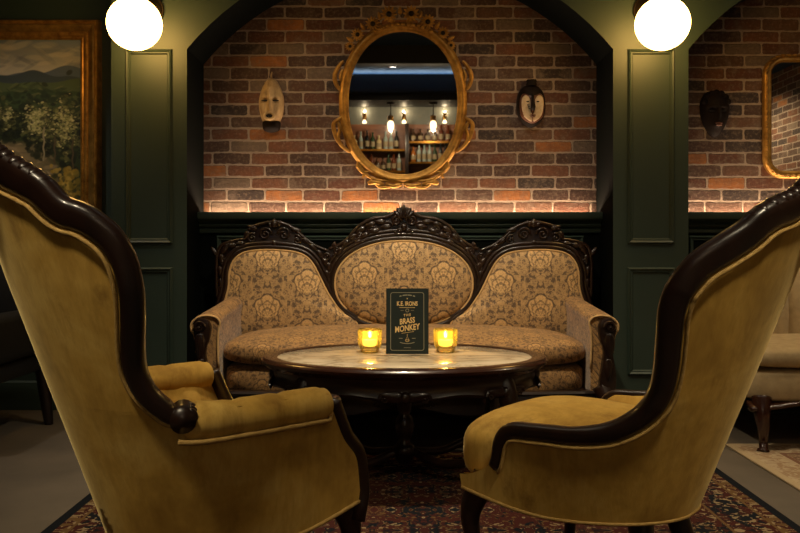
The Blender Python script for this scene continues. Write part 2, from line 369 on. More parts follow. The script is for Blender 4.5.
moulding(-1.36, -1.125, .235, .77, YF, 'lower rectangular panel moulding on the left green pier')
moulding(1.125, 1.36, .885, 1.85, YF, 'upper rectangular panel moulding on the right green pier')
moulding(1.125, 1.36, .235, .77, YF, 'lower rectangular panel moulding on the right green pier')
moulding(-.97, .97, .22, .93, 4.22, 'wide wainscot panel moulding behind the damask sofa')
moulding(1.52, CX2 + .96, .22, .93, 4.22, 'wide wainscot panel moulding behind the cream settee')
def base_board(name, x0, x1, y, lab):
    prof = [(y, 0), (y - .018, 0), (y - .018, .12), (y - .012, .135), (y - .012, .145), (y, .155)]
    struct(MB().grid([[(x, a, b) for a, b in prof] for x in (x0, x1)], closed_u=True, cap=True).build(name, M['green'], sharp=30), lab, 'baseboard')
base_board('baseboard_niche', -AH, AH, 4.22, 'green baseboard at the back of the middle niche')
base_board('baseboard_right', 1.43, CX2 + AH, 4.22, 'green baseboard at the back of the right niche')
base_board('baseboard_left', XL, -1.43, 4.28, 'green baseboard under the landscape painting')
base_board('baseboard_pier_left', -1.43, -AH, YF, 'green baseboard of the left pier')
base_board('baseboard_pier_right', AH, 1.428, YF, 'green baseboard of the right pier')

# ------------------------------------------------------------------ globe wall lamps
def sconce(x, lab):
    t = thing('wall_lamp', lab, 'lamp', (x, YF, 1.910))
    MB().ell((0, -.235, 0), (.125, .125, .122), None, 40, 24).build('globe', M['globe'], t, sharp=0)
    b = MB(); b.tube([(0, 0, .13), (0, -.012, .13)], [.07, .07], 24); b.tube([(0, -.012, .13), (0, -.02, .13)], [.062, .05], 24); b.build('backplate', M['iron'], t)
    b = MB(); b.tube(spline([(0, -.015, .13), (0, -.1, .175), (0, -.19, .19), (0, -.235, .165), (0, -.235, .13)], 5), .009, 10); b.build('arm', M['iron'], t)
    MB().lathe([(.012, .155), (.03, .15), (.045, .135), (.05, .118), (.03, .118)], (0, -.235, 0), 20).build('globe_cap', M['brass'], t)
sconce(-1.236, 'glowing white opal globe lamp high on the left green pier')
sconce(1.222, 'glowing white opal globe lamp high on the right green pier')

# ------------------------------------------------------------------ landscape painting
def vcol_mat(name, rough=.45):
    t = NT(name); a = t.n('ShaderNodeAttribute', attribute_name='Paint'); n = t.noise(t.coord(), 90, 4, .6)
    t.set(Base_Color=a.outputs['Color'], Roughness=rough); t.bump(n, .25, .003); return t.m
def landscape():
    W, H, k = 200, 180, 2.0                     # canvas units: about 5.3 mm each
    nx, ny = int(W * k), int(H * k); rng = np.random.default_rng(5)
    yy, xx = np.mgrid[0:ny, 0:nx].astype(float); xx = xx / k - 120; yy = yy / k + 38
    im = np.zeros((ny, nx, 3))
    c = lambda r, g, b: np.array(lin(r, g, b)[:3])
    t = np.clip((yy - 38) / 34, 0, 1)[..., None]
    im[:] = c(112, 126, 142) * (1 - t) + c(190, 186, 172) * t
    def dab(x, y, rx, ry, col, a=.6, ang=0.0):
        dx, dy = xx - x, yy - y; u = dx * math.cos(ang) + dy * math.sin(ang); v = -dx * math.sin(ang) + dy * math.cos(ang)
        w = np.clip(1.6 - 1.6 * ((u / rx) ** 2 + (v / ry) ** 2), 0, 1)[..., None] * a
        im[:] = im * (1 - w) + col * w
    def many(n, fx, fy, r, cols, a=.65, asp=.6):
        for _ in range(n):
            x, y = fx(), fy(); q = rng.uniform(*r); dab(x, y, q, q * asp * rng.uniform(.7, 1.3), c(*cols[rng.integers(len(cols))]) * rng.uniform(.8, 1.15), a, rng.uniform(-.7, .7))
    un = lambda a, b: (lambda: rng.uniform(a, b))
    no = lambda m, s: (lambda: rng.normal(m, s))
    many(90, un(-120, 80), un(40, 68), (6, 18), [(128, 136, 146), (200, 192, 172), (96, 108, 122), (214, 204, 182)], .35, .22)
    def ridge(y0, amp, f, ph, col):
        r = y0 + amp * np.sin(xx * f + ph) + amp * .5 * np.sin(xx * f * 2.7 + ph * 2)
        w = np.clip((yy - r) / 1.2, 0, 1)[..., None]; im[:] = im * (1 - w) + col * w
    ridge(70, 4, .05, 1.2, c(92, 104, 118)); ridge(74, 3.5, .06, 3.0, c(66, 78, 84)); ridge(80, 2, .05, .4, c(84, 98, 64)); ridge(90, 1.5, .07, 2, c(62, 80, 50)); ridge(104, 3, .05, 0, c(50, 62, 38))
    many(160, un(-120, 80), un(82, 104), (2, 8), [(98, 112, 66), (58, 74, 44), (120, 122, 80), (44, 58, 38)], .5, .25)
    many(120, un(-120, 80), no(100, 3), (2, 5), [(34, 46, 30), (46, 58, 36)], .7, .8)
    im2 = np.clip((yy - 140) / 8, 0, 1)[..., None] * np.clip(1.3 - np.abs(xx - (yy - 150) * .7 - 5) / 34, 0, 1)[..., None]
    im[:] = im * (1 - .85 * im2) + c(150, 132, 100) * .85 * im2
    many(90, un(-40, 50), un(140, 180), (3, 9), [(176, 156, 122), (120, 104, 78), (150, 132, 104), (88, 80, 58)], .45, .25)
    dark = [(26, 34, 22), (36, 44, 28), (44, 50, 30), (20, 26, 18)]; light = [(188, 184, 128), (168, 166, 108), (210, 202, 150), (140, 146, 92)]
    for (cx, cy, sx, sy, n) in ((38, 128, 14, 15, 210), (66, 130, 11, 22, 200), (4, 122, 10, 9, 110), (-30, 118, 20, 14, 200), (-85, 112, 26, 24, 300)):
        many(n, no(cx, sx * .8), no(cy + 4, sy * .8), (2, 4.5), dark, .8, .8)
        many(n, no(cx - 1, sx * .62), no(cy - 4, sy * .6), (1.6, 3.6), [(104, 108, 64), (88, 96, 56), (120, 118, 72)], .5, .7)
        many(int(n * 1.3), no(cx - 3, sx * .52), no(cy - 6, sy * .5), (.8, 2.2), light, .6, .6)
        many(n // 2, no(cx + 3, sx * .7), no(cy + 4, sy * .7), (.8, 2.2), dark, .7, .7)
    for x, y0, y1 in ((41, 128, 160), (52, 138, 164), (70, 140, 168), (-32, 118, 150), (-80, 115, 165)):
        for q in np.linspace(y0, y1, 26): dab(x + .5 * math.sin(q * .5), q, 1.0, 1.8, c(150, 140, 112) if x < 45 else c(84, 72, 52), .8)
    many(160, un(-120, 82), un(176, 222), (3, 9), dark + [(70, 72, 40)], .7, .7)
    many(120, no(62, 9), no(186, 11), (1.4, 4), [(168, 140, 52), (120, 108, 44), (190, 164, 82), (60, 62, 30)], .75, .9)
    return im[::-1], nx, ny
PX0, PX1, PZ0, PZ1 = -2.75, -1.692, 1.03, 1.977
pt = thing('landscape_painting', 'large gilt framed oil painting of trees, a path and distant hills on the left wall', 'painting', (0, 4.28, 0))
im, nx, ny = landscape()
b = MB(); b.grid([[(PX0 + (PX1 - PX0) * i / (nx - 1), -.022, PZ0 + (PZ1 - PZ0) * j / (ny - 1)) for i in range(nx)] for j in range(ny)])
o = b.build('canvas', vcol_mat('oil_paint'), pt, sharp=0, recalc=False)
at = o.data.color_attributes.new('Paint', 'FLOAT_COLOR', 'POINT')
at.data.foreach_set('color', np.concatenate([np.clip(im, 0, 1), np.ones((ny, nx, 1))], 2).ravel().astype(np.float32))
def frame(prof, x0, x1, z0, z1, name, mat, par):
    rows = []
    for sx, sz in ((-1, -1), (1, -1), (1, 1), (-1, 1)):
        rows.append([((x1 if sx > 0 else x0) + sx * k, y, (z1 if sz > 0 else z0) + sz * k) for k, y in prof])
    return MB().grid(rows, closed_v=True).build(name, mat, par, sharp=30)
frame([(-.006, -.02), (-.006, -.028), (.004, -.032), (.01, -.028), (.022, -.036), (.03, -.036), (.036, -.03)], PX0, PX1, PZ0, PZ1, 'inner_slip', M['gold'], pt)
frame([(.036, -.03), (.044, -.036), (.058, -.05), (.068, -.054), (.074, -.05)], PX0, PX1, PZ0, PZ1, 'frame_cove', M['gold_dark'], pt)
frame([(.074, -.05), (.078, -.06), (.086, -.062), (.092, -.056), (.098, -.03), (.098, -.001), (-.006, -.001), (-.006, -.02)], PX0, PX1, PZ0, PZ1, 'outer_frame', M['gold'], pt)

# ------------------------------------------------------------------ oval mirror
mx, mz = .016, 1.632
om = thing('oval_mirror', 'large oval mirror in a gilt frame with daisies and leaves on the brick wall', 'mirror', (mx, 4.252, mz))
om.rotation_euler = (math.radians(2.64), 0, 0)
GA, GB = .292, .378
def ov(a, da=0.0):
    c, s = math.cos(a), math.sin(a); p = 2 / 2.15
    return ((GA + da) * math.copysign(abs(c) ** p, c), (GB + da) * math.copysign(abs(s) ** p, s))
NO = 96
ang = [2 * PI * i / NO for i in range(NO)]
MB().add([(0, -.012, 0)] + [(ov(a, .004)[0], -.012, ov(a, .004)[1]) for a in ang], [(0, 1 + (i + 1) % NO, 1 + i) for i in range(NO)]).build('glass', M['mirror'], om, sharp=0, recalc=False)
rows = []
for a in ang:
    rows.append([(ov(a, k)[0], y, ov(a, k)[1]) for k, y in [(-.003, -.012), (-.004, -.018), (.004, -.026), (.009, -.022), (.014, -.03), (.024, -.038), (.034, -.034), (.04, -.024), (.046, -.022), (.048, -.012), (.044, .012), (.0, .012)]])
MB().grid(rows, closed_u=True, closed_v=True).build('frame', M['gold'], om, sharp=0)
def mpx(px, py): return ((px - 400) * 4.25 / 800 - mx, .88 - (py - 245) * 4.25 / 800 - mz)
for (px, py, r) in ((358, 36.5, .032), (373, 26, .037), (389, 16.5, .041), (411, 16, .041), (427.5, 24, .037), (442.5, 35, .032), (350.5, 48, .024), (450.5, 47, .024)):
    x, z = mpx(px, py); b = MB()
    for q in range(12):
        a = 2 * PI * q / 12 + px; d = (math.cos(a), -.15, math.sin(a)); leaf(b, (x + .25 * r * d[0], -.03, z + .25 * r * d[2]), d, (0, -1, 0), r * .85, r * .42, .004)
    fl = b.build('daisy', M['gold'], om, sharp=0)
    MB().ell((x, -.034, z), (r * .36, r * .3, r * .36), None, 12, 8).build('daisy_centre', M['iron'], fl, sharp=0)
b = MB()
for px, py, dx, dz in ((381, 22, -.3, 1), (400, 17, 0, 1), (419, 21, .3, 1), (365, 32, -.6, 1), (435, 31, .6, 1), (395, 24, -1, .3), (406, 24, 1, .3), (354, 43, -1, .6), (447, 42, 1, .6), (383, 27, -1, -.1), (417, 26, 1, -.1)):
    x, z = mpx(px, py); leaf(b, (x, -.025, z), (dx, 0, dz), (0, -1, 0), .045, .022, .006)
for i in range(13):
    a = PI / 2 + (i - 6) * .075; x, z = ov(a, .03); b.ell((x, -.042, z), (.011, .009, .009), None, 8, 6)
b.build('crest_leaves', M['gold'], om, sharp=0)
for sx in (-1, 1):
    b = MB()
    X = lambda px: 403 + sx * (px - 403)
    for path, ws in (([(343, 92), (337, 86), (335, 76), (340, 66), (344, 62)], .011), ([(345, 86), (341, 78), (343, 70)], .009), ([(338, 142), (335, 134), (334, 124), (341, 118), (346, 112)], .011), ([(350, 152), (342, 146), (338, 138), (340, 130), (338, 124)], .010), ([(344, 132), (340, 126), (336, 120)], .008)):
        P = spline([(mpx(X(p[0]), p[1])[0], -.02, mpx(X(p[0]), p[1])[1]) for p in path], 5); n = len(P)
        b.tube(P, [ws * (.35 + .75 * math.sin(PI * (.15 + .8 * i / n))) for i in range(n)], 8, flat=(0, -1, 0))
    b.build('side_leaves', M['gold'], om, sharp=0)
b = MB()
for sx in (-1, 1):
    X = lambda px: 403 + sx * (px - 403)
    for path, ws in (([(358, 160), (362, 168), (368, 176), (378, 180), (392, 181), (403, 183)], .008), ([(372, 180), (380, 187), (392, 186), (403, 181)], .008), ([(356, 166), (362, 172), (370, 172), (382, 176), (390, 178)], .008), ([(368, 184), (376, 182), (384, 185)], .012), ([(386, 184), (394, 186), (402, 184)], .012), ([(360, 158), (358, 166), (364, 172)], .009)):
        P = spline([(mpx(X(p[0]), p[1])[0], -.02, mpx(X(p[0]), p[1])[1]) for p in path], 5); n = len(P)
        b.tube(P, [ws * (.5 + .6 * math.sin(PI * i / n)) for i in range(n)], 8, flat=(0, -1, 0))
    for px, py, dx, dz in ((366, 172, -.6, -1), (374, 180, -1, -.4), (388, 182, -.4, -1), (380, 175, -1, .2)):
        x, z = mpx(X(px), py); leaf(b, (x, -.02, z), (dx * sx, 0, dz), (0, -1, 0), .04, .02, .006)
b.build('base_scrollwork', M['gold'], om, sharp=0)

# ------------------------------------------------------------------ gilt rectangular mirror in the right niche
gx0, gx1, gz0, gz1 = 1.985, 2.545, 1.275, 1.86
gm = thing('gilt_mirror', 'gilt framed mirror with rounded corners reflecting bricks at the right edge', 'mirror', (0, 4.298, 0))
def rr(d, n=8):
    r = .07 + d; o = []
    for cx, cz, a0 in ((gx1 - .07, gz1 - .07, 0), (gx0 + .07, gz1 - .07, PI / 2), (gx0 + .07, gz0 + .07, PI), (gx1 - .07, gz0 + .07, 1.5 * PI)):
        o += [(cx + r * math.cos(a0 + PI / 2 * i / n), cz + r * math.sin(a0 + PI / 2 * i / n)) for i in range(n + 1)]
    return o
g = rr(.004); n = len(g)
MB().add([((gx0 + gx1) / 2, -.014, (gz0 + gz1) / 2)] + [(x, -.014, z) for x, z in g], [(0, 1 + (i + 1) % n, 1 + i) for i in range(n)]).build('glass', M['mirror'], gm, sharp=0, recalc=False)
cols = [rr(k) for k, _ in ((-.003, 0), (.0, 0), (.012, 0), (.02, 0), (.03, 0), (.038, 0), (.04, 0), (.0, 0))]; ys = (-.014, -.024, -.03, -.022, -.034, -.026, -.001, -.001)
MB().grid([[(cols[j][i][0], ys[j], cols[j][i][1]) for j in range(8)] for i in range(n)], closed_u=True, closed_v=True).build('frame', M['gold'], gm, sharp=0)
b = MB(); ring = rr(.028, 12); L = len(ring)
P = [Vector((x, -.034, z)) for x, z in ring] + [Vector((ring[0][0], -.034, ring[0][1]))]; acc = 0; last = None
for i in range(len(P) - 1):
    seg = (P[i + 1] - P[i]).length; q = 0
    while q < seg:
        if last is None or acc >= .03:
            p = P[i] + (P[i + 1] - P[i]) * (q / seg); d = (P[i + 1] - P[i]).normalized(); leaf(b, p, d + Vector((0, 0, .25)), (0, -1, 0), .03, .016, .006); acc = 0; last = 1
        acc += .004; q += .004
b.build('frame_leaves', M['gold'], gm, sharp=0)

# ------------------------------------------------------------------ carved masks
def mask_mesh(b, out, depth, feats, rings=26, pw=.55, y0=0.0):
    P = spline([(x, 0, z) for x, z in out], 6, True); cx = sum(p.x for p in P) / len(P); cz = sum(p.z for p in P) / len(P); rows = []
    for i in range(rings + 1):
        k = 1 - i / rings * .985; row = []
        for p in P:
            x = cx + (p.x - cx) * k; z = cz + (p.z - cz) * k; h = depth * max(0, 1 - k ** 2.4) ** pw
            e = 1 - k ** 6
            for (fx, fz, sx, sz, a) in feats: h += e * a * math.exp(-((x - fx) / sx) ** 2 - ((z - fz) / sz) ** 2)
            row.append((x, y0 - h, z))
        rows.append(row)
    return b.grid(rows, closed_u=True, cap=True)
w_pale = simple('pale_carved_wood', lin(140, 112, 74), lin(206, 176, 126), .6, scale=18, bump=.3, stretch=(2, 2, .6))
w_dark = simple('dark_carved_wood', lin(16, 12, 10), lin(32, 21, 15), .7, scale=22, bump=.3, spec=.15)
w_brown = simple('brown_carved_wood', lin(64, 34, 18), lin(104, 58, 30), .45, scale=18, bump=.2)
w_white = simple('white_kaolin_paint', lin(206, 186, 156), lin(176, 150, 116), .8, scale=50, bump=.3)
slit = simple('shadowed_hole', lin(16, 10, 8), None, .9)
mk = thing('carved_mask', 'long pale wooden mask with slit eyes and open round mouth, left of the oval mirror', 'mask', (-.69, 4.298, 1.635)); mk.scale = (1.06, 1.15, 1.05)
s = 4.25 / 800
b = MB(); mask_mesh(b, [(0, .135), (.03, .115), (.052, .07), (.064, .02), (.062, -.03), (.05, -.075), (.03, -.105), (0, -.118), (-.03, -.105), (-.05, -.075), (-.062, -.03), (-.064, .02), (-.052, .07), (-.03, .115)], .045,
    [(0, -.01, .012, .045, .026), (0, .06, .03, .035, .014), (-.03, .03, .02, .008, .008), (.03, .03, .02, .008, .008), (-.027, .012, .018, .009, -.012), (.027, .012, .018, .009, -.012), (0, -.07, .028, .02, .018), (-.04, -.03, .012, .03, .006), (.04, -.03, .012, .03, .006)])
b.build('face', w_pale, mk, sharp=0)
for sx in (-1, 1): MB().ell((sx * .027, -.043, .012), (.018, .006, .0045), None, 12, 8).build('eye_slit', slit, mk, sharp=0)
b = MB(); b.tube([(.024 * math.cos(a), -.066, -.07 + .016 * math.sin(a)) for a in [2 * PI * i / 20 for i in range(20)]], .0075, 8, closed=True); b.build('lips', w_pale, mk, sharp=0)
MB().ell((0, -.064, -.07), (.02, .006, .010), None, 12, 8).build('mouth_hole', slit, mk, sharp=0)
b = MB(); mask_mesh(b, [(.04, -.085), (.046, -.11), (.036, -.135), (0, -.145), (-.036, -.135), (-.046, -.11), (-.04, -.085), (0, -.08)], .04, []); b.build('beard', w_dark, mk, sharp=0)
b = MB()
for i in range(7):
    z = .05 + i * .009; b.tube([(-.03 + .06 * j / 8, -.052 + abs(j - 4) * .0022 + (z - .05) * .16, z + .004 * math.sin(j * 1.6)) for j in range(9)], .0022, 5)
b.build('forehead_ridges', w_pale, mk, sharp=0)
b = MB(); b.tube([(0, -.004, .13), (.0, -.012, .148), (.003, -.004, .165)], [.006, .005, .003], 8); b.build('hanging_loop', w_pale, mk, sharp=0)

mk = thing('carved_mask', 'dark hooded mask with a white painted face, right of the oval mirror', 'mask', (.703, 4.298, 1.625))
b = MB(); mask_mesh(b, [(0, .115), (.04, .105), (.068, .07), (.078, .02), (.076, -.03), (.06, -.075), (.03, -.105), (0, -.115), (-.03, -.105), (-.06, -.075), (-.076, -.03), (-.078, .02), (-.068, .07), (-.04, .105)], .05, [(0, .055, .05, .04, .012)])
b.build('hood', w_dark, mk, sharp=0)
b = MB(); mask_mesh(b, [(0, .07), (.046, .062), (.063, .034), (.065, -.02), (.053, -.068), (.0, -.098), (-.053, -.068), (-.065, -.02), (-.063, .034), (-.046, .062)], .022, [(0, .045, .04, .025, .006)], y0=-.036); b.build('face', w_brown, mk, sharp=0)
for sx in (-1, 1):
    b = MB(); mask_mesh(b, [(sx * .010, -.03), (sx * .012, .025), (sx * .034, .05), (sx * .055, .034), (sx * .058, -.01), (sx * .046, -.06), (sx * .016, -.088), (sx * .003, -.086), (sx * .004, -.05)], .008, [], rings=14, y0=-.0575); b.build('painted_cheek', w_white, mk, sharp=0)
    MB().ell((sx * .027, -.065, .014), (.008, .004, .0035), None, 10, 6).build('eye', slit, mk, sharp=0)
b = MB(); b.tube([(0, -.062, .05), (0, -.072, .02), (0, -.08, -.015), (0, -.072, -.032)], [.007, .008, .012, .009], 10); b.build('nose', w_dark, mk, sharp=0)
b = MB(); b.ell((0, -.066, -.058), (.017, .006, .004), None, 12, 6); b.ell((0, -.066, -.066), (.014, .006, .004), None, 12, 6); b.build('lips', w_brown, mk, sharp=0)
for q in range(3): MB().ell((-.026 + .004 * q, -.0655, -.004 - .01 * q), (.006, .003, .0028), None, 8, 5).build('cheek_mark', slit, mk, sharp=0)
b = MB(); b.lathe([(.026, 0), (.03, .006), (.026, .018), (.03, .026), (.024, .034)], (0, -.022, .105), 18, sy=.6); b.build('topknot', w_dark, mk, sharp=0)

mk = thing('carved_mask', 'small black wooden face mask on the bricks left of the gilt mirror', 'mask', (1.688, 4.298, 1.585))
b = MB(); mask_mesh(b, [(0, .125), (.05, .11), (.075, .065), (.078, .01), (.066, -.045), (.038, -.1), (.012, -.125), (-.012, -.125), (-.038, -.1), (-.066, -.045), (-.078, .01), (-.075, .065), (-.05, .11)], .055,
    [(0, -.005, .013, .035, .026), (0, .065, .04, .03, .016), (-.03, .03, .024, .01, .010), (.03, .03, .024, .01, .010), (-.03, .01, .02, .012, -.012), (.03, .01, .02, .012, -.012), (0, -.065, .024, .014, .012)])
b.build('face', w_dark, mk, sharp=0)
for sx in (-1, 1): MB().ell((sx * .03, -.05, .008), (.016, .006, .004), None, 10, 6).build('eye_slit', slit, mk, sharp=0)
b = MB(); b.ell((0, -.066, -.06), (.02, .006, .005), None, 12, 6); b.ell((0, -.066, -.07), (.017, .006, .005), None, 12, 6); b.build('lips', w_brown, mk, sharp=0)
b = MB()
for i in range(7):
    a = PI * (i + .5) / 7; b.ell((.062 * math.cos(a), -.03, .045 + .062 * math.sin(a)), (.018, .014, .018), None, 10, 8)
b.build('carved_hair', w_dark, mk, sharp=0)

# ------------------------------------------------------------------ damask sofa
SX, SY = .02, 3.47
FLOORZ = .0005
sf = thing('carved_sofa', 'carved dark wood triple back sofa in gold damask under the oval mirror', 'sofa', (SX, SY, 0))
def sq(px, py, D): return ((px - 404.5) * D / 800, CAMZ - (py - 245) * D / 800)
DB = 4.10; YP = DB - SY                                       # plane of the back frame
left = [(404.5, 206), (398, 208), (393, 214), (384, 215.5), (374, 217), (364, 221), (356, 227), (349, 236), (342, 242), (335, 246), (328, 249), (321, 247), (313, 243), (306, 237), (299, 230), (291, 225), (283, 223), (275, 219.5), (267, 223), (258, 224), (250, 228), (247, 235), (242, 240), (232, 240), (224, 243), (219, 249), (217, 258), (217, 276), (218, 296), (221, 318), (224, 372)]
sil = [sq(x, y, DB) for x, y in left]; sil = sil + [(-x, z) for x, z in sil[::-1][0:-1]]
MB().prism(sil, YP - .005, YP + .03, bev=.006).build('back_frame', M['wood_carved'], sf, sharp=30)
oval = [sq(404.5 + 68.5 * math.copysign(abs(math.cos(a)) ** .93, math.cos(a)), 284 - 42.5 * math.copysign(abs(math.sin(a)) ** .93, math.sin(a)), DB - .03) for a in [2 * PI * i / 72 for i in range(72)]]
sidep = sp2([sq(x, y, DB - .03) for x, y in [(229, 288), (230, 272), (235, 260), (245, 253), (262, 250.5), (282, 251), (300, 254), (311, 262), (319, 276), (328, 294), (340, 310), (356, 322), (350, 338), (300, 342), (250, 342), (226, 338), (224, 310)]], 5, True)
uvb = lambda x, y, z: (x + 10.1, z + .02)
yp = YP - .012
MB().puff(oval, yp, .05).build('centre_back_panel', M['damask'], sf, uv=uvb, sharp=0)
side_r = [(-x, z) for x, z in sidep]
MB().puff(sidep, yp, .05).build('side_back_panel', M['damask'], sf, uv=lambda x, y, z: (x + .69 + 10.1, z + .06), sharp=0)
MB().puff(side_r, yp, .05).build('side_back_panel', M['damask'], sf, uv=lambda x, y, z: (x - .69 + 10.1, z + .06), sharp=0)
def ringtube(out, off, r, y):
    cx = sum(p[0] for p in out) / len(out); cz = sum(p[1] for p in out) / len(out); P = []; n = len(out)
    for i in range(n):
        a, b = out[i - 1], out[(i + 1) % n]; tx, tz = b[0] - a[0], b[1] - a[1]; L = math.hypot(tx, tz) or 1; nx, nz = tz / L, -tx / L
        if nx * (out[i][0] - cx) + nz * (out[i][1] - cz) < 0: nx, nz = -nx, -nz
        P.append((out[i][0] + nx * off, y, out[i][1] + nz * off))
    return P
for o_, nm in ((oval, 'c'), (sidep, 'l'), (side_r, 'r')):
    b = MB(); b.tube(ringtube(o_, .003, 0, yp - .004), .006, 8, closed=True); b.build('gimp_trim', M['gimp'], sf, sharp=0)
    b = MB(); b.tube(ringtube(o_, .018, 0, yp + .0), (.012), 8, closed=True); b.tube(ringtube(o_, .038, 0, yp + .003), .011, 8, closed=True)
    if nm == 'c': b.tube(ringtube(o_, .058, 0, yp + .004), .009, 8, closed=True)
    b.build('panel_moulding', M['wood'], sf, sharp=0)
# carving
def carve(B, mirror):
    s = -1 if mirror else 1; yc = YP - .012
    P = lambda px, py, y=yc: (s * sq(px, py, DB)[0], y, sq(px, py, DB)[1])
    def sc(px, py, r, t, a0, sg, rad=.006): scroll(B, P(px, py), r, t, (s, 0, 0), (0, 0, 1), rad, a0, sg)
    def lf(px, py, dx, dz, L, W, T=.009): leaf(B, P(px, py), (s * dx, 0, dz), (0, -1, 0), L, W, T)
    # side crest
    sc(266, 234, .034, 1.6, 0, 1); sc(285, 234, .034, 1.6, PI, -1); sc(253, 238, .026, 1.4, 1, 1); sc(298, 240, .026, 1.4, 2, -1)
    lf(275, 228, 0, 1, .05, .035, .014); lf(272, 227, -.6, 1, .04, .022); lf(278, 227, .6, 1, .04, .022); lf(275, 240, 0, -1, .04, .03)
    for px, py, dx, dz in ((258, 229, -1, .3), (250, 231, -.6, -1), (292, 229, 1, -.2), (303, 238, 1, -.8), (310, 244, 1, -.8), (246, 243, -1, -.1), (237, 244, -1, -.3), (228, 246, -.7, -1), (223, 254, -.1, -1), (221, 266, 0, -1), (222, 278, 0, -1), (225, 250, .6, .8), (218, 256, -.5, .8), (317, 250, 1, -1), (324, 258, .5, -1), (327, 270, .3, -1), (331, 283, .4, -1)):
        lf(px, py, dx, dz, .055, .028)
    B.tube(spline([P(249, 230), P(258, 225), P(275, 222), P(291, 226), (P(303, 236)), P(315, 245), P(328, 250.5)], 5), .008, 8, flat=(0, -1, 0))
    B.tube(spline([P(218, 297), P(217.5, 275), P(218, 258), P(222, 246), P(234, 241), P(246, 239)], 5), .008, 8, flat=(0, -1, 0))
    sc(223, 290, .02, 1.4, PI / 2, 1); sc(224, 262, .018, 1.4, 0, 1)
    # junction between side and centre panels
    sc(327, 256, .024, 1.5, PI, 1); sc(338, 250, .022, 1.4, 0, -1); lf(329, 262, .1, -1, .06, .03); lf(334, 248, .3, 1, .035, .025)
    for i in range(7): B.ell(P(329 + i * .9 + (i * i) * .12, 268 + i * 7.0), (.008, .008, .010), None, 8, 6)
    # centre crest
    for px, py, dx, dz in ((386, 222, -1, .05), (376, 223, -1, -.3), (366, 227, -1, -.6), (357, 234, -1, -.9), (350, 240, -.8, -.6), (392, 226, -1, -.1), (380, 230, -1, -.2), (370, 233, -1, -.5), (343, 247, -.7, -1), (362, 240, -1, -.7)):
        lf(px, py, dx, dz, .06, .03)
    sc(388, 226, .026, 1.6, 0, 1); sc(372, 230, .022, 1.5, 0, 1); sc(360, 236, .018, 1.4, 0, 1)
    B.tube(spline([P(396, 213), P(386, 217), P(374, 218.5), P(364, 223), P(356, 229.5), P(349, 238), P(341, 244), P(330, 249)], 5), .008, 8, flat=(0, -1, 0))
b = MB(); carve(b, False); b.build('carved_crest', M['wood_carved'], sf, sharp=0)
b = MB(); carve(b, True); b.build('carved_crest', M['wood_carved'], sf, sharp=0)
b = MB(); P0 = lambda px, py: (sq(px, py, DB)[0], YP - .02, sq(px, py, DB)[1])
for dx in (-.9, -.5, 0, .5, .9): leaf(b, P0(404.5 + dx * 3, 219), (dx, 0, 1), (0, -1, 0), .075 - .018 * abs(dx), .028, .012)
for s_ in (-1, 1): scroll(b, P0(404.5 + s_ * 7.5, 221), .028, 1.6, (-s_, 0, 0), (0, 0, 1), .007, 0, 1); scroll(b, P0(404.5 + s_ * 5, 231), .02, 1.5, (s_, 0, 0), (0, 0, 1), .006, 0, -1)
b.ell(P0(404.5, 227), (.016, .014, .02), None, 12, 8); b.build('crest_finial', M['wood_carved'], sf, sharp=0)
# seat cushion, seat base, rail
def slab(b, hx, y0, y1, z0, z1, bulge, crown, ex=.22, ez=.5, nu=80, nv=20):
    cy = (y0 + y1) / 2; hy = (y1 - y0) / 2; cz = (z0 + z1) / 2; hz = (z1 - z0) / 2; rows = []
    sg = lambda v, p: math.copysign(abs(v) ** p, v)
    for i in range(nv + 1):
        th = -PI / 2 + PI * i / nv; row = []
        for j in range(nu):
            a = 2 * PI * j / nu; c = sg(max(math.cos(th), 1e-4), ez)
            x = hx * c * sg(math.cos(a), ex); y = cy + hy * c * sg(math.sin(a), .35); z = cz + hz * sg(math.sin(th), ez)
            fr = (cy - y) / hy; y -= bulge * max(0, fr) * (1 - (x / hx) ** 2)
            if z > cz: z += crown * (1 - min(1, abs(x / hx)) ** 3) * (1 - min(1, abs((y - cy) / hy)) ** 2)
            row.append((x, y, z))
        rows.append(row)
    return b.grid(rows, closed_u=True, cap=True)
uvs = lambda x, y, z: (x + 10, y * .9 + z + 3)
slab(MB(), .825, .03, .60, .335, .465, .05, .035, ex=.3).build('seat_cushion', M['damask_seat'], sf, uv=uvs, sharp=0)
slab(MB(), .815, .05, .62, .215, .350, .05, 0, ez=.3).build('seat_base', M['damask_seat'], sf, uv=uvs, sharp=0)
N = 60; rows = []; rows2 = []
for i in range(N + 1):
    u = -1 + 2 * i / N; x = .86 * u; y = .03 - .05 * (1 - u * u); w = .018 * math.cos(u * PI * 3.0)
    rows.append([(x, y + .03, .245), (x, y - .012, .245), (x, y - .02, .235), (x, y - .012, .225), (x, y - .016, .205 + w * .6), (x, y - .02, .165 + w), (x, y - .008, .155 + w), (x, y + .03, .16 + w)])
b = MB().grid(rows, closed_u=True, cap=True)
for s_ in (-1, 1):
    leaf(b, (0, -.04, .19), (s_, 0, .1), (0, -1, 0), .09, .035, .008); scroll(b, (s_ * .11, -.035, .19), .02, 1.5, (s_, 0, 0), (0, 0, 1), .005)
    b.box(s_ * .80 if s_ < 0 else s_ * .78, s_ * .78 if s_ < 0 else s_ * .80, .05, .6, .17, .24)
b.box(-.8, .8, .6, .625, .16, .3); b.build('seat_rail', M['wood_carved'], sf, sharp=40)
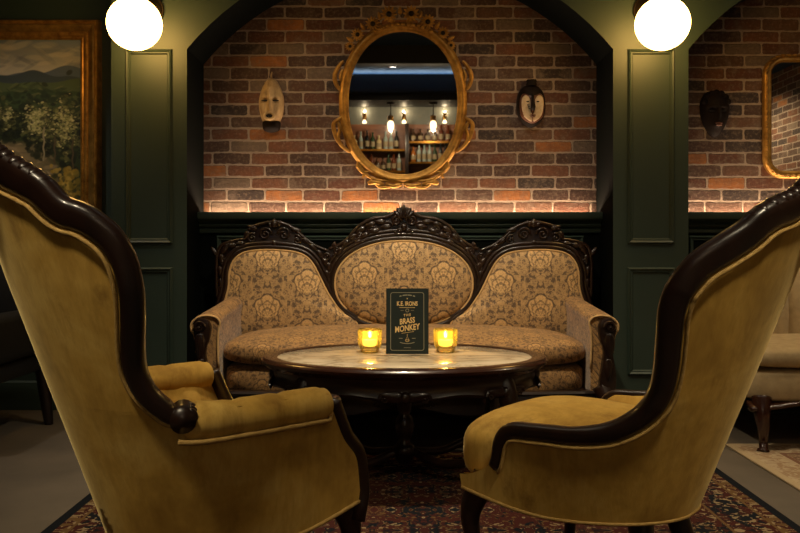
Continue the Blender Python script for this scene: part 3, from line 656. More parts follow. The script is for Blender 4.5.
# padded arms
def arm(s_):
    rows = []
    ctr = spline([(-.865, .62, .62), (-.862, .5, .612), (-.862, .34, .60), (-.862, .18, .59), (-.862, .06, .582), (-.862, .018, .572)], 5); n = len(ctr)
    for i, c in enumerate(ctr):
        t = i / (n - 1); w = .052 + .012 * t; zt = c.z; ov_ = .004
        pts = [(w * .80, .22), (w * .80, .34), (w * .74, zt - .12), (w * .80, zt - .06), (w * .9, zt - .03), (w * .6, zt - .006), (0, zt), (-w * .6 - ov_ * .3, zt - .008), (-w - ov_ * .7, zt - .035), (-w - ov_ * .5, zt - .065), (-w * .8, zt - .09), (-w * .7, zt - .16), (-w * .72, .34), (-w * .72, .22)]
        pts = sp2(pts, 3)
        rows.append([(-s_ * (c.x + px), c.y, z) for px, z in pts])
    return MB().grid(rows, closed_u=True, cap=True), rows[-1]
for s_ in (-1, 1):
    b, end = arm(s_); a = b.build('arm_pad', M['damask_seat'], sf, uv=lambda x, y, z: (y + .5 * x + 10, z + x), sharp=60)
    MB().tube([(p[0], p[1] - .003, p[2]) for p in end[3:-6]], .005, 6).build('arm_gimp', M['gimp'], a, sharp=0)
    b = MB(); X = lambda v: -s_ * v
    outl = sp2([(-.912, .545), (-.895, .562), (-.862, .558), (-.842, .53), (-.845, .48), (-.862, .42), (-.856, .36), (-.846, .30), (-.85, .24), (-.90, .22), (-.915, .27), (-.912, .34), (-.903, .40), (-.905, .46), (-.914, .50)], 4, True)
    b.prism([(X(x), z) for x, z in outl], -.012, .03, bev=.005)
    leaf(b, (X(-.885), -.016, .50), (0, 0, -1), (0, -1, 0), .12, .045, .01); leaf(b, (X(-.88), -.016, .39), (0, 0, -1), (0, -1, 0), .1, .035, .009)
    scroll(b, (X(-.888), -.014, .525), .024, 1.6, (X(1), 0, 0), (0, 0, 1), .007); leaf(b, (X(-.89), -.016, .42), (X(.5), 0, .9), (0, -1, 0), .06, .026, .008)
    b.build('arm_post', M['wood_carved'], sf, sharp=30)
    b = MB(); P = spline([(X(-.86), .03, .26), (X(-.885), -.005, .19), (X(-.88), -.012, .12), (X(-.862), .018, .05), (X(-.868), .0, .015), (X(-.872), -.01, .0)], 5); n = len(P)
    b.tube(P, [.045 - .026 * min(1, i / n * 1.35) + (.012 if i > n - 5 else 0) for i in range(n)], 10, flat=(0, 1, 0)); b.build('leg', M['wood_carved'], sf, sharp=0)
    b = MB(); b.tube([(X(-.83), .61, .26), (X(-.835), .625, .12), (X(-.84), .665, 0)], [.03, .024, .02], 8); b.build('leg', M['wood'], sf, sharp=0)

# ------------------------------------------------------------------ oval marble table
TX, TY, TZ = .017, 3.04, .46
TA, TB_ = .542, .39
FLOORZ = .0105
tb = thing('marble_top_table', 'oval dark wood coffee table with inset cream marble top in front of the sofa', 'table', (TX, TY, 0))
def oval_rows(prof, n=96): return [[((TA + d) * math.cos(2 * PI * j / n), (TB_ + d) * math.sin(2 * PI * j / n), z) for j in range(n)] for d, z in prof]
MB().grid(oval_rows([(-.061, TZ - .002), (-.06, TZ + .001), (-.05, TZ + .004), (-.02, TZ + .004), (-.008, TZ + .001), (-.001, TZ - .008), (-.003, TZ - .018), (-.012, TZ - .024), (-.02, TZ - .03), (-.026, TZ - .036), (-.09, TZ - .036), (-.09, TZ - .01)]), closed_u=True, closed_v=True).build('table_rim', M['wood_red'], tb, sharp=40)
MB().grid(oval_rows([(-.5, TZ), (-.4, TZ), (-.2, TZ), (-.064, TZ), (-.06, TZ - .003), (-.06, TZ - .02), (-.35, TZ - .02)])[1:], closed_u=True, cap=True).build('marble_top', M['marble'], tb, sharp=40)
rows = []; n = 128
for d, z, sc in ((-.06, TZ - .034, 0), (-.04, TZ - .036, 0), (-.048, TZ - .05, 0), (-.05, TZ - .075, .3), (-.042, TZ - .09, 1), (-.05, TZ - .1, 1), (-.075, TZ - .1, 1), (-.075, TZ - .034, 0)):
    rows.append([((TA + d) * math.cos(a), (TB_ + d) * math.sin(a), z - sc * (.012 * math.cos(8 * a) + .012 * abs(math.sin(4 * a)))) for a in [2 * PI * j / n for j in range(n)]])
b = MB().grid(rows, closed_u=True, closed_v=True)
for k in range(8):
    a = PI / 4 * k + PI / 2; c, s_ = math.cos(a), math.sin(a); p = ((TA - .044) * c, (TB_ - .044) * s_, TZ - .095); nrm = Vector((c / TA, s_ / TB_, 0)).normalized(); tg = Vector((-nrm.y, nrm.x, 0))
    for sg in (-1, 1): leaf(b, p, tg * sg + Vector((0, 0, .12)), nrm, .09, .035, .01); scroll(b, Vector(p) + tg * sg * .07 + Vector((0, 0, -.005)), .018, 1.4, tg * sg, (0, 0, 1), .005)
    b.ell(p, (.018, .018, .022), None, 10, 8)
b.build('carved_apron', M['wood_carved'], tb, sharp=50)
for sx in (-1, 1):
    b = MB(); b.lathe([(.016, TZ - .035), (.02, TZ - .05), (.023, TZ - .072), (.017, TZ - .09), (.010, TZ - .10), (.012, TZ - .108), (.003, TZ - .118)], (sx * (TA - .05), 0, 0), 14); b.build('drop_finial', M['wood_carved'], tb, sharp=0)
    for sy in (-1, 1):
        b = MB(); P = spline([(sx * .34, sy * .2, TZ - .05), (sx * .365, sy * .225, TZ - .12), (sx * .36, sy * .22, .24), (sx * .335, sy * .2, .14), (sx * .345, sy * .205, .05), (sx * .385, sy * .235, .0)], 6); n = len(P)
        b.tube(P, [max(.017, .042 - .03 * i / (n * .75)) + (.008 if i > n - 4 else 0) for i in range(n)], 10, flat=(sx, sy, 0)); leaf(b, (sx * .38, sy * .24, TZ - .11), (0, 0, -1), (sx * .8, sy * .6, 0), .1, .04, .01)
        b.build('leg', M['wood_carved'], tb, sharp=0)
        b = MB(); P = spline([(sx * .34, sy * .203, .115), (sx * .25, sy * .16, .10), (sx * .15, sy * .10, .075), (sx * .06, sy * .03, .09), (0, 0, .11)], 6)
        b.tube(P, .016, 8); b.build('stretcher', M['wood_carved'], tb, sharp=0)
MB().lathe([(.012, .045), (.03, .06), (.036, .085), (.05, .1), (.036, .12), (.024, .14), (.03, .16), (.038, .19), (.03, .225), (.02, .24), (.026, .255), (.03, .3), (.034, .36), (.05, TZ - .06), (.06, TZ - .022)], (0, 0, 0), 24).build('centre_post', M['wood_carved'], tb, sharp=0)

# ------------------------------------------------------------------ menu card
cream_ink = simple('gold_ink', lin(240, 208, 140), None, .5)
grey_ink = simple('pale_ink', lin(150, 146, 122), None, .6)
card_m = simple('dark_green_card', lin(14, 30, 27), lin(17, 34, 31), .6, scale=30)
card_in = simple('black_card', lin(16, 18, 18), None, .6)
CW, CH = .163, .252
cd = thing('menu_card', 'folded dark green menu card with gold lettering standing between two candles', 'menu', (.028, 3.075, TZ + .001))
TL = math.radians(6)
def ft(x, z, o=0.0): return (x, z * math.sin(TL) - o * math.cos(TL), z * math.cos(TL) + o * math.sin(TL) * 0)
b = MB(); b.box(-CW / 2, CW / 2, 0, .0012, 0, CH); b.v = [ft(x, z, -y) for x, y, z in b.v]; front = b.build('front_panel', card_m, cd)
b = MB(); b.box(-CW / 2 + .002, CW / 2 + .002, 0, .0012, 0, CH); b.v = [(x, .056 - z * math.sin(TL) + y, z * math.cos(TL)) for x, y, z in b.v]; b.build('back_panel', card_in, cd)
def text(body, x, z, size, mat, name, sx=1.0, rot=0.0, shear=0.0, arc=0.0, space=1.0):
    cu = bpy.data.curves.new('lettering', 'FONT'); cu.body = body; cu.size = size; cu.align_x = 'CENTER'; cu.align_y = 'CENTER'; cu.space_character = space; cu.resolution_u = 3; cu.offset = size * .022
    o = bpy.data.objects.new('tmp', cu); COL.objects.link(o); bpy.context.view_layer.update()
    me = bpy.data.meshes.new_from_object(o.evaluated_get(bpy.context.evaluated_depsgraph_get())); bpy.data.objects.remove(o)
    me.name = name
    for v in me.vertices:
        tx, tz = v.co.x * sx, v.co.y
        tz += shear * tx - arc * tx * tx; v.co = ft(x + tx, z + tz, .0006)
    me.materials.clear(); me.materials.append(mat); q = bpy.data.objects.new(name, me); COL.objects.link(q); q.parent = front; return q
def strip(pts, w, mat, name, closed=False):
    b = MB(); n = len(pts); rows = []
    for i in range(n):
        a = pts[i - 1] if (closed or i) else pts[0]; c = pts[(i + 1) % n] if (closed or i < n - 1) else pts[-1]
        tx, tz = c[0] - a[0], c[1] - a[1]; L = math.hypot(tx, tz) or 1; nx, nz = -tz / L * w / 2, tx / L * w / 2
        rows.append([ft(pts[i][0] + nx, pts[i][1] + nz, .0005), ft(pts[i][0] - nx, pts[i][1] - nz, .0005)])
    return b.grid(rows, closed_v=closed).build(name, mat, front, sharp=0, recalc=False)
def rrect(x0, x1, z0, z1, r, n=6):
    o = []
    for cx, cz, a0 in ((x1 - r, z1 - r, 0), (x0 + r, z1 - r, PI / 2), (x0 + r, z0 + r, PI), (x1 - r, z0 + r, 1.5 * PI)):
        o += [(cx + r * math.cos(a0 + PI / 2 * i / n), cz + r * math.sin(a0 + PI / 2 * i / n)) for i in range(n + 1)]
    return o
strip(rrect(-.064, .064, .014, .236, .008), .0022, grey_ink, 'border_line', True)
for a_, c_ in ((-.030, -.022), (-.018, -.001), (.001, .018), (.022, .030)): strip([(a_ + (c_ - a_) * i / 5, .2265 - 6 * (a_ + (c_ - a_) * i / 5) ** 2) for i in range(6)], .0045, grey_ink, 'small_line')
text('*', 0, .2105, .012, cream_ink, 'ornament')
text('K.E. IRONS', 0, .1925, .0235, cream_ink, 'lettering', .72)
strip([(-.03, .178), (.03, .178)], .0016, cream_ink, 'rule')
strip([(-.026, .167), (-.014, .167)], .0014, grey_ink, 'rule'); strip([(.014, .167), (.026, .167)], .0014, grey_ink, 'rule')
strip([(.006 * math.cos(a), .167 + .006 * math.sin(a)) for a in [2 * PI * i / 18 for i in range(18)]], .0022, grey_ink, 'emblem', True)
text('THE', 0, .149, .013, cream_ink, 'lettering', .9, shear=.12, space=1.5)
text('BRASS', 0, .126, .030, cream_ink, 'lettering', .72, shear=.14)
text('MONKEY', .0, .0985, .032, cream_ink, 'lettering', .72, shear=.14)
strip([(-.022, .079), (.026, .086)], .0012, cream_ink, 'rule')
for pts in ([(-.006, .052), (0, .070), (.006, .052)], [(-.008, .054), (.008, .054)], [(0, .070), (0, .076)]): strip(pts, .0016, cream_ink, 'emblem')
strip([(.007 * math.cos(a), .052 + .005 * math.sin(a)) for a in [PI + PI * i / 10 for i in range(11)]], .0016, cream_ink, 'emblem')
strip([(-.032, .060), (-.018, .060)], .0024, grey_ink, 'rule'); strip([(.018, .060), (.032, .060)], .0024, grey_ink, 'rule')
strip([(-.028 + .056 * i / 12, .040 + 6 * (-.028 + .056 * i / 12) ** 2) for i in range(13)], .003, grey_ink, 'rule')
strip([(-.013, .024), (.013, .024)], .0016, grey_ink, 'rule')

# ------------------------------------------------------------------ votive candles
def candle(x, lab):
    t = thing('votive_candle', lab, 'candle', (x, 3.13, TZ + .0005), group='votive candles')
    n = 40
    MB().lathe([(.002, 0), (.033, 0), (.036, .004), (.035, .010), (.040, .018), (.0455, .03), (.047, .06), (.047, .088), (.0455, .091), (.044, .088), (.0435, .06), (.042, .032), (.036, .02), (.002, .016)], (0, 0, 0), 48).build('glass_cup', M['amber'], t, sharp=0)
    MB().lathe([(.003, .0185), (.031, .0195), (.029, .022), (.029, .046), (.026, .050), (.004, .048)], (0, 0, 0), 28).build('wax', M['wax'], t, sharp=0)
    MB().tube([(0, 0, .048), (.0005, 0, .054), (0, .0005, .059)], .001, 6).build('wick', M['iron'], t, sharp=0)
    MB().lathe([(.0005, .056), (.004, .058), (.0062, .063), (.0055, .069), (.003, .077), (.0006, .085)], (0, 0, 0), 14).build('flame', M['flame'], t, sharp=0)
    L = bpy.data.lights.new('candle_light', 'POINT'); L.energy = 1.0; L.color = (1, .70, .30); L.shadow_soft_size = .012
    o = bpy.data.objects.new('candle_light', L); COL.objects.link(o); o.location = (x, 3.13, TZ + .075)
candle(-.118, 'lit amber glass votive candle on the left of the menu card'); candle(.178, 'lit amber glass votive candle on the right of the menu card')

# ------------------------------------------------------------------ velvet parlour chairs
def li(z, pts):
    for (a, b), (c, d) in zip(pts, pts[1:]):
        if z <= c: return b + (d - b) * max(0, (z - a)) / (c - a)
    return pts[-1][1]
def band(b, P, T, Dn, Nn, W, TH, n=14):
    rows = []
    for p, d, nn, w, th in zip(P, Dn, Nn, W, TH):
        c = p + d * (w * .5 - .004); row = []
        for j in range(n):
            a = 2 * PI * j / n; k = lambda v: math.copysign(abs(v) ** .62, v)
            row.append(c + d * (w * .5 * k(math.cos(a))) + nn * (th * .5 * k(math.sin(a))))
        rows.append(row)
    return b.grid(rows, closed_u=True, cap=True)
def parlour_chair(label, loc, rz, xc, wz, Lz, rim, zb, n_wood, wid, tufted, seatp, crest):
    """the shell is a U-shaped wall in plan: rear line xc(z), half width wz, corner length Lz; rim = its top edge in x,z"""
    t = thing('velvet_chair', label, 'chair', (*loc, 0), math.radians(rz))
    def Y(x, z):
        q = 1 - (x - xc(z)) / li(z, Lz); return li(z, wz) * math.sqrt(max(0, 1 - (q * q if q > 0 else 0)))
    def Fi(x, y, z):
        q = 1 - (x - xc(z)) / li(z, Lz); return (y / li(z, wz)) ** 2 + (q * q if q > 0 else 0) - 1
    def Nrm(p):
        e = 1e-4; g = Vector((Fi(p.x + e, p.y, p.z) - Fi(p.x - e, p.y, p.z), Fi(p.x, p.y + e, p.z) - Fi(p.x, p.y - e, p.z), Fi(p.x, p.y, p.z + e) - Fi(p.x, p.y, p.z - e)))
        return g.normalized()
    K = 6; half = [(v.x, v.y) for v in spline([(x, z, 0) for x, z in rim], K)]
    for i in range(1, len(half)):                         # the edge only ever falls from crest to front
        x, z = half[i]; z = min(z, half[i - 1][1] - 2e-5); half[i] = (max(x, xc(z) + 1e-4), z)
    H = [Vector((x, Y(x, z), z)) for x, z in half]; H[0].y = 0
    nh = len(H); R = [Vector((p.x, -p.y, p.z)) for p in H[::-1]] + H[1:]; n = len(R); mid = nh - 1
    M_ = 34; rows = []
    ts = [j / M_ for j in range(M_ + 1)]
    def rowat(xr, zf):
        o = []
        for tt in ts:
            z0 = zf(xc(.3)); x = xc(zf(None)) + (xr - xc(zf(None))) * tt ** 2; z = zf(x); x = max(x, xc(z)); o.append(Vector((x, Y(x, z) if tt else 0, z)))
        return [Vector((p.x, -p.y, p.z)) for p in o[::-1]] + o[1:]
    for x, z in half: rows.append(rowat(x, lambda q, z=z: z))
    zl = half[-1][1]; xl = half[-1][0]
    for k in range(1, 7):
        rows.append(rowat(xl - .004 * (k / 6), lambda q, k=k: zl + ((zb(q) if q is not None else .25) - zl) * k / 6))
    MB().grid(rows).build('outer_back', M['velvet'], t, sharp=0)
    base = rows[-1]
    T = [(R[min(i + 1, n - 1)] - R[max(i - 1, 0)]).normalized() for i in range(n)]; Nn = [Nrm(p) for p in R]
    Dn = [T[i].cross(Nn[i]).normalized() for i in range(n)]
    if Dn[mid].z > 0: Dn = [-d for d in Dn]
    # inner upholstery, padded
    RA = np.array([p[:] for p in R]); inner = []; zs = seatp['z0'] + .02
    for r in rows[::2]:
        if r[0].z < zs: break
        row = []; s_ = 0; c0 = len(r) // 2; arc = [0] * len(r)
        for j in range(c0 + 1, len(r)): arc[j] = arc[j - 1] + (r[j] - r[j - 1]).length
        for j in range(c0 - 1, -1, -1): arc[j] = arc[j + 1] - (r[j] - r[j + 1]).length
        for j, p in enumerate(r):
            d = float(np.min(np.linalg.norm(RA - np.array(p[:]), axis=1))); e = min(1, d / .07); th = .016 + .05 * e ** .55
            if tufted:
                a = PI * (arc[j] / .16 + p.z / .22); c = PI * (arc[j] / .16 - p.z / .22)
                th += .022 * e * (min(abs(math.sin(a)), abs(math.sin(c))) ** .6 - .5)
            nn = Nrm(p); nn.z *= min(1, max(0, d - .03) / .15); row.append(p - nn * th)
        inner.append((row, arc, r))
    ib = MB().grid([q[0] for q in inner]).build('inner_back', M['velvet'], t, sharp=0)
    if tufted:
        pts = [(arc[j], r[j].z, row[j], r[j]) for row, arc, r in inner for j in range(len(r))]
        for nn_ in range(-12, 13):
            for mm in range(-12, 13):
                s0, z0 = .08 * (nn_ + mm), .11 * (nn_ - mm)
                if abs(s0) > .55 or not (.48 < z0 < 1.02): continue
                best = min(pts, key=lambda q: (q[0] - s0) ** 2 + (q[1] - z0) ** 2)
                if (best[0] - s0) ** 2 + (best[1] - z0) ** 2 < .0006 and np.min(np.linalg.norm(RA - np.array(best[3][:]), axis=1)) > .06:
                    MB().ell(best[2] - Nrm(best[3]) * .003, (.011,) * 3, None, 10, 6).build('tufting_button', M['velvet'], ib, sharp=0)
    # wooden rim
    i0, i1 = mid - n_wood * K, mid + n_wood * K; idx = range(i0, i1 + 1); W = []
    for i in idx:
        u = abs(i - mid) / K; k = int(min(u, len(wid) - 1.001)); W.append(wid[k] + (wid[min(k + 1, len(wid) - 1)] - wid[k]) * (u - k))
    b = band(MB(), [R[i] - Nn[i] * (.012 - (.010 * max(0, min(1, (abs(i - mid) / K - 9) / 5)) if tufted else 0)) for i in idx], [T[i] for i in idx], [Dn[i] for i in idx], [Nn[i] for i in idx], W, [.040] * len(W))
    if tufted:
        for i, sg_ in ((i0, -1), (i1, 1)):
            c = R[i] + Dn[i] * .012
            b.tube([c - Nn[i] * .024, c + Nn[i] * .026], [.025, .025], 16)
            for q in (-1, 0, 1): b.ell(c + T[i] * sg_ * .014 + Nn[i] * .013 * q, (.015, .0075, .025), (T[i], Nn[i], Dn[i]), 10, 8)
    rimo = b.build('wooden_rim', M['wood'], t, sharp=0)
    b = MB(); acc = 0; last = 0
    lim = [i for i in range(mid - crest, mid + crest + 1)]; L = 0; prev = R[lim[0]]
    for i in lim:
        L += (R[i] - prev).length; prev = R[i]
        if L >= .019 or i == lim[0]:
            L = 0; e = 1 - abs(i - mid) / (crest + 1)
            b.ell(R[i] + Dn[i] * (.004 - .004 * e) - Nn[i] * .012, (.0115 + .002 * e, .016, .007 + .005 * e), (T[i], Nn[i], -Dn[i]), 10, 8)
    leaf(b, R[mid] + Dn[mid] * .03, (0, 0, 1), Nn[mid], .07, .05, .018)
    for s_ in (-1, 1): scroll(b, R[mid] + Nn[mid] * .02 + Vector((0, s_ * .05, -.02)), .03, 1.5, (0, s_, 0), (0, 0, 1), .008)
    b.build('carved_crest', M['wood_carved'], rimo, sharp=0)
    b = MB(); b.tube([R[i] + Dn[i] * (W[k] - .001) + (Nrm(R[i] + Dn[i] * W[k])) * .005 for k, i in enumerate(idx)], .0045, 6); b.build('gimp_trim', M['velvet_gimp'], t, sharp=0)
    if tufted:
        for sgn in (-1, 1):
            ia, ib_ = mid + sgn * (n_wood * K - 1), mid + sgn * seatp['roll'] * K
            seq = list(range(ia, ib_ + sgn, sgn)); P = [R[i] - Nn[i] * .026 + Vector((0, 0, -.030)) for i in seq]; P[0].z = P[2].z = P[4].z
            tot = [0]
            for q in range(1, len(P)): tot.append(tot[-1] + (P[q] - P[q - 1]).length)
            ex = P + [P[-1] + (P[-1] - P[-3]).normalized() * .012]
            dv = (P[-1] - P[-3]).normalized(); ex = P + [P[-1] + dv * q_ for q_ in (.010, .018, .022)]
            rad = [.040 - .004 * max(0, 1 - abs(((l_ + .05) % .11) - .055) / .012) for l_ in tot] + [.036, .026, .006]
            MB().tube(ex, [(r_, r_ * 1.05) for r_ in rad], 20).build('arm_roll', M['velvet'], t, sharp=70)
            MB().tube([R[i] + Nn[i] * .010 + Vector((0, 0, -.058)) for i in seq] + [R[seq[-1]] + Vector((.012, 0, -.045))], .0055, 6).build('arm_piping', M['velvet_gimp'], t, sharp=0)
            k0 = mid + sgn * (seatp['roll'] * K + 4); k1 = n - 1 if sgn > 0 else 0
            pts = [R[i] - Nn[i] * .022 + Vector((.008, 0, 0)) for i in range(k0, k1 + sgn, sgn)]; pts = pts + [pts[-1] + Vector((-.004, .0, -.03)), pts[-1] + Vector((-.014, .0, -.07))]
            MB().tube(pts, [(.019, .034)] * len(pts), 14, flat=(1, 0, 0)).build('arm_post', M['wood'], t, sharp=0)
    # seat
    fx, rx, hw, z0, z1, cr = seatp['fx'], seatp['rx'], seatp['hw'], seatp['z0'], seatp['z1'], seatp['crown']; rw = []
    sg = lambda v, p: math.copysign(abs(v) ** p, v)
    for i in range(25):
        th = -PI / 2 + PI * i / 24; row = []
        for j in range(72):
            a = 2 * PI * j / 72; c = sg(max(math.cos(th), 1e-4), .42); ux, uy = c * sg(math.cos(a), .55), c * sg(math.sin(a), .5)
            x = (fx + rx) / 2 + (fx - rx) / 2 * ux; y = hw * uy * (1 - .28 * (1 - (x - rx) / (fx - rx))); z = (z0 + z1) / 2 + (z1 - z0) / 2 * sg(math.sin(th), .6)
            if z > (z0 + z1) / 2: z += cr * (1 - min(1, ux * ux)) * (1 - min(1, uy * uy))
            row.append((x, y, z))
        rw.append(row)
    MB().grid(rw, closed_u=True, cap=True).build('seat_cushion', M['velvet'], t, sharp=0)
    b = MB(); b.grid([[(p.x * .985 + .001, p.y * .97, p.z + .004) for p in base], [(p.x * .985 + .001, p.y * .97, z0 + .03) for p in base]], closed_u=True, cap=True); b.build('seat_frame', M['velvet'], t, sharp=40)
    b = MB(); b.tube([p + Vector((0, 0, .003)) for p in base], .005, 6); b.build('base_gimp', M['velvet_gimp'], t, sharp=0)
    fx0, fy0 = base[-1].x, base[-1].y; zf = base[-1].z; FL = .0105
    for s_ in (-1, 1):
        b = MB(); P = spline([(fx0 - .04, s_ * (fy0 - .05), zf + .02), (fx0 - .012, s_ * (fy0 - .038), zf - .03), (fx0 - .004, s_ * (fy0 - .03), zf - .09), (fx0 - .026, s_ * (fy0 - .04), .09), (fx0 - .018, s_ * (fy0 - .034), .035), (fx0 + .002, s_ * (fy0 - .02), FL)], 6); m = len(P)
        b.tube(P, [max(.016, .038 - .028 * i / (m * .7)) + (.007 if i > m - 5 else 0) for i in range(m)], 12, flat=(1, 0, 0)); b.build('leg', M['wood_carved'], t, sharp=0)
        rx0, ry0, rz0 = xc(.25) + .085, .10, zb(xc(.25)) + .01
        b = MB(); P = spline([(rx0, s_ * ry0, rz0 + .02), (rx0 - .014, s_ * (ry0 + .008), rz0 - .08), (rx0 - .075, s_ * (ry0 + .024), .04), (rx0 - .095, s_ * (ry0 + .03), FL)], 5); m = len(P)
        b.tube(P, [(.032 - .012 * i / m, .028 - .008 * i / m) for i in range(m)], 12, flat=(1, 0, 0)); b.build('leg', M['wood'], t, sharp=0)
    return t
xcL = lambda z: -.455 + (1.085 - z) * .343
rimL = [(-.4545, 1.085), (-.446, 1.074), (-.425, 1.044), (-.404, 1.022), (-.38, .998), (-.353, .962), (-.332, .951), (-.308, .936), (-.27, .902), (-.244, .856), (-.229, .797), (-.221, .74), (-.216, .69), (-.207, .642), (-.189, .604), (-.162, .574), (-.134, .557), (-.021, .5535), (.09, .553), (.198, .552), (.220, .520), (.253, .451), (.292, .398), (.306, .314)]
zbL = lambda x: .225 + .063 * max(0, min(1, (x + .05) / .35)) ** 1.6
parlour_chair('gold velvet tufted parlour armchair with padded arms at the left of the marble table', (-.505, 1.853), 42, xcL, [(.2, .28), (.5, .29), (.8, .31)], [(.225, .40), (.55, .22), (.8, .18)], rimL, zbL, 16,
    [.085, .08, .074, .068, .063, .058, .055, .053, .051, .049, .047, .046, .044, .042, .04, .038, .034], True, dict(fx=.325, rx=-.13, hw=.225, z0=.25, z1=.40, crown=.03, roll=19), 30)
xcR = lambda z: -.53 + (1.055 - z) * .371
rimR = [(-.5295, 1.055), (-.515, 1.028), (-.489, .984), (-.465, .966), (-.438, .942), (-.416, .917), (-.379, .888), (-.348, .866), (-.323, .843), (-.292, .801), (-.273, .75), (-.264, .688), (-.255, .625), (-.24, .571), (-.215, .533), (-.176, .504), (-.136, .487), (-.07, .477), (.03, .4705), (.094, .463), (.126, .43), (.145, .366), (.195, .335), (.235, .325)]
zbR = lambda x: .258 + .034 * max(0, min(1, (x + .02) / .26)) ** 1.6
parlour_chair('gold velvet parlour chair with low wooden arm rests at the right of the marble table', (.50, 2.0), 140, xcR, [(.2, .26), (.5, .29), (.8, .31)], [(.26, .36), (.55, .22), (.8, .19)], rimR, zbR, 21,
    [.075, .072, .068, .066, .064, .062, .06, .058, .057, .056, .055, .053, .05, .047, .044, .041, .039, .037, .036, .036, .034, .03], False, dict(fx=.305, rx=-.20, hw=.262, z0=.28, z1=.448, crown=.034), 30)

# ------------------------------------------------------------------ cream settee in the right niche
FLOORZ = .0105
st = thing('cream_settee', 'cream upholstered settee with wooden cabriole legs in the right niche', 'settee', (2.42, 3.36, 0))
slab(MB(), .97, .02, .60, .345, .45, .02, .012, ex=.12).build('seat_cushion', M['cream'], st, sharp=0)
slab(MB(), .95, .03, .64, .205, .35, .02, 0, ex=.1, ez=.25).build('seat_base', M['cream'], st, sharp=0)
rows = []; nc = 18
for i in range(145):
    x = -.95 + 1.9 * i / 144; zt = .80 + .16 * math.cos(x / .95 * PI / 2) ** 2; ch = abs(math.sin(PI * nc * i / 144)) ** .5
    rows.append([(x, .66, .34), (x, .545 - .02 * ch, .36), (x, .53 - .025 * ch, .55), (x, .56 - .02 * ch, zt - .06), (x, .60, zt - .01), (x, .64, zt), (x, .68, zt - .02), (x, .70, zt - .1), (x, .70, .34)])
MB().grid(rows, closed_u=True, cap=True).build('channelled_back', M['cream'], st, sharp=50)
rows = []
for i in range(61):
    x = -.94 + 1.88 * i / 60; w = .016 * math.cos(x * 10)
    rows.append([(x, .06, .215), (x, .012, .212 + w), (x, .006, .203 + w), (x, .012, .193 + w), (x, .06, .196 + w)])
MB().grid(rows, closed_u=True, cap=True).build('seat_rail', M['wood_red'], st, sharp=0)
for x in (-.88, .88):
    b = MB(); P = spline([(x, .05, .23), (x * 1.01, .025, .17), (x * 1.005, .02, .11), (x * .995, .04, .05), (x, .03, .02), (x * 1.01, .015, 0)], 5); m = len(P)
    b.tube(P, [max(.018, .042 - .03 * i / (m * .7)) + (.008 if i > m - 5 else 0) for i in range(m)], 12, flat=(0, 1, 0)); b.build('leg', M['wood_red'], st, sharp=0)
    MB().tube([(x, .62, .23), (x, .66, 0)], [.03, .02], 10).build('leg', M['wood_red'], st, sharp=0)

# ------------------------------------------------------------------ black lounge chair at the far left
FLOORZ = .0005
lc = thing('lounge_chair', 'black upholstered lounge chair with tapered legs in the shade at the far left', 'chair', (-2.06, 3.60, 0))
b = MB(); b.box(-.33, .33, -.3, .36, .27, .36, .03); b.build('seat_base', M['dark_fabric'], lc)
b = MB(); b.box(-.25, .25, -.31, .22, .361, .45, .035); b.build('seat_cushion', M['dark_fabric'], lc)
rows = []
for i in range(25):
    x = -.3 + .6 * i / 24; zt = .84 - .05 * (x / .3) ** 2
    rows.append([(x, .22, .36), (x, .25, .6), (x, .30, zt - .02), (x, .33, zt), (x, .37, zt - .02), (x, .38, .6), (x, .36, .36)])
MB().grid(rows, closed_u=True, cap=True).build('backrest', M['dark_fabric'], lc, sharp=50)
for s_ in (-1, 1):
    b = MB(); b.box(s_ * .31 - .05, s_ * .31 + .05, -.3, .3, .36, .58, .04, 3); b.build('arm', M['dark_fabric'], lc)
    for y in (-.26, .31):
        MB().tube([(s_ * .31, y, .28), (s_ * .335, y + (.02 if y > 0 else -.01), 0)], [.034, .022], 10).build('leg', M['wood'], lc, sharp=60)

# ------------------------------------------------------------------ rugs
red, navy, crm, gld = lin(68, 31, 24), lin(20, 23, 28), lin(146, 126, 94), lin(104, 78, 46)
m1 = rug_mat('persian_rug', 1.165, 1.15, red, navy, crm, gld, [(-1, .035, navy, None), (.035, .075, red, gld), (.075, .085, gld, None), (.085, .22, navy, red), (.22, .23, gld, None), (.23, .27, red, navy)])
r = MB().box(-1.165, 1.165, -1.15, 1.15, 0, .009, .003).build('persian_rug', m1); r.location = (.075, 2.25, .0005)
tag(r, 'dark red and navy patterned rug under the table and velvet chairs', 'rug')
m2 = rug_mat('cream_rug', 1.0, .85, lin(176, 152, 120), lin(120, 92, 74), lin(196, 178, 146), lin(156, 128, 96), [(-1, .03, lin(186, 166, 132), None), (.03, .16, lin(164, 138, 108), lin(188, 168, 138)), (.16, .18, lin(128, 92, 72), None)])
r = MB().box(-1.0, 1.0, -.85, .85, 0, .009, .003).build('cream_rug', m2); r.location = (2.425, 2.66, .0005)
tag(r, 'faded cream patterned rug in front of the cream settee', 'rug')

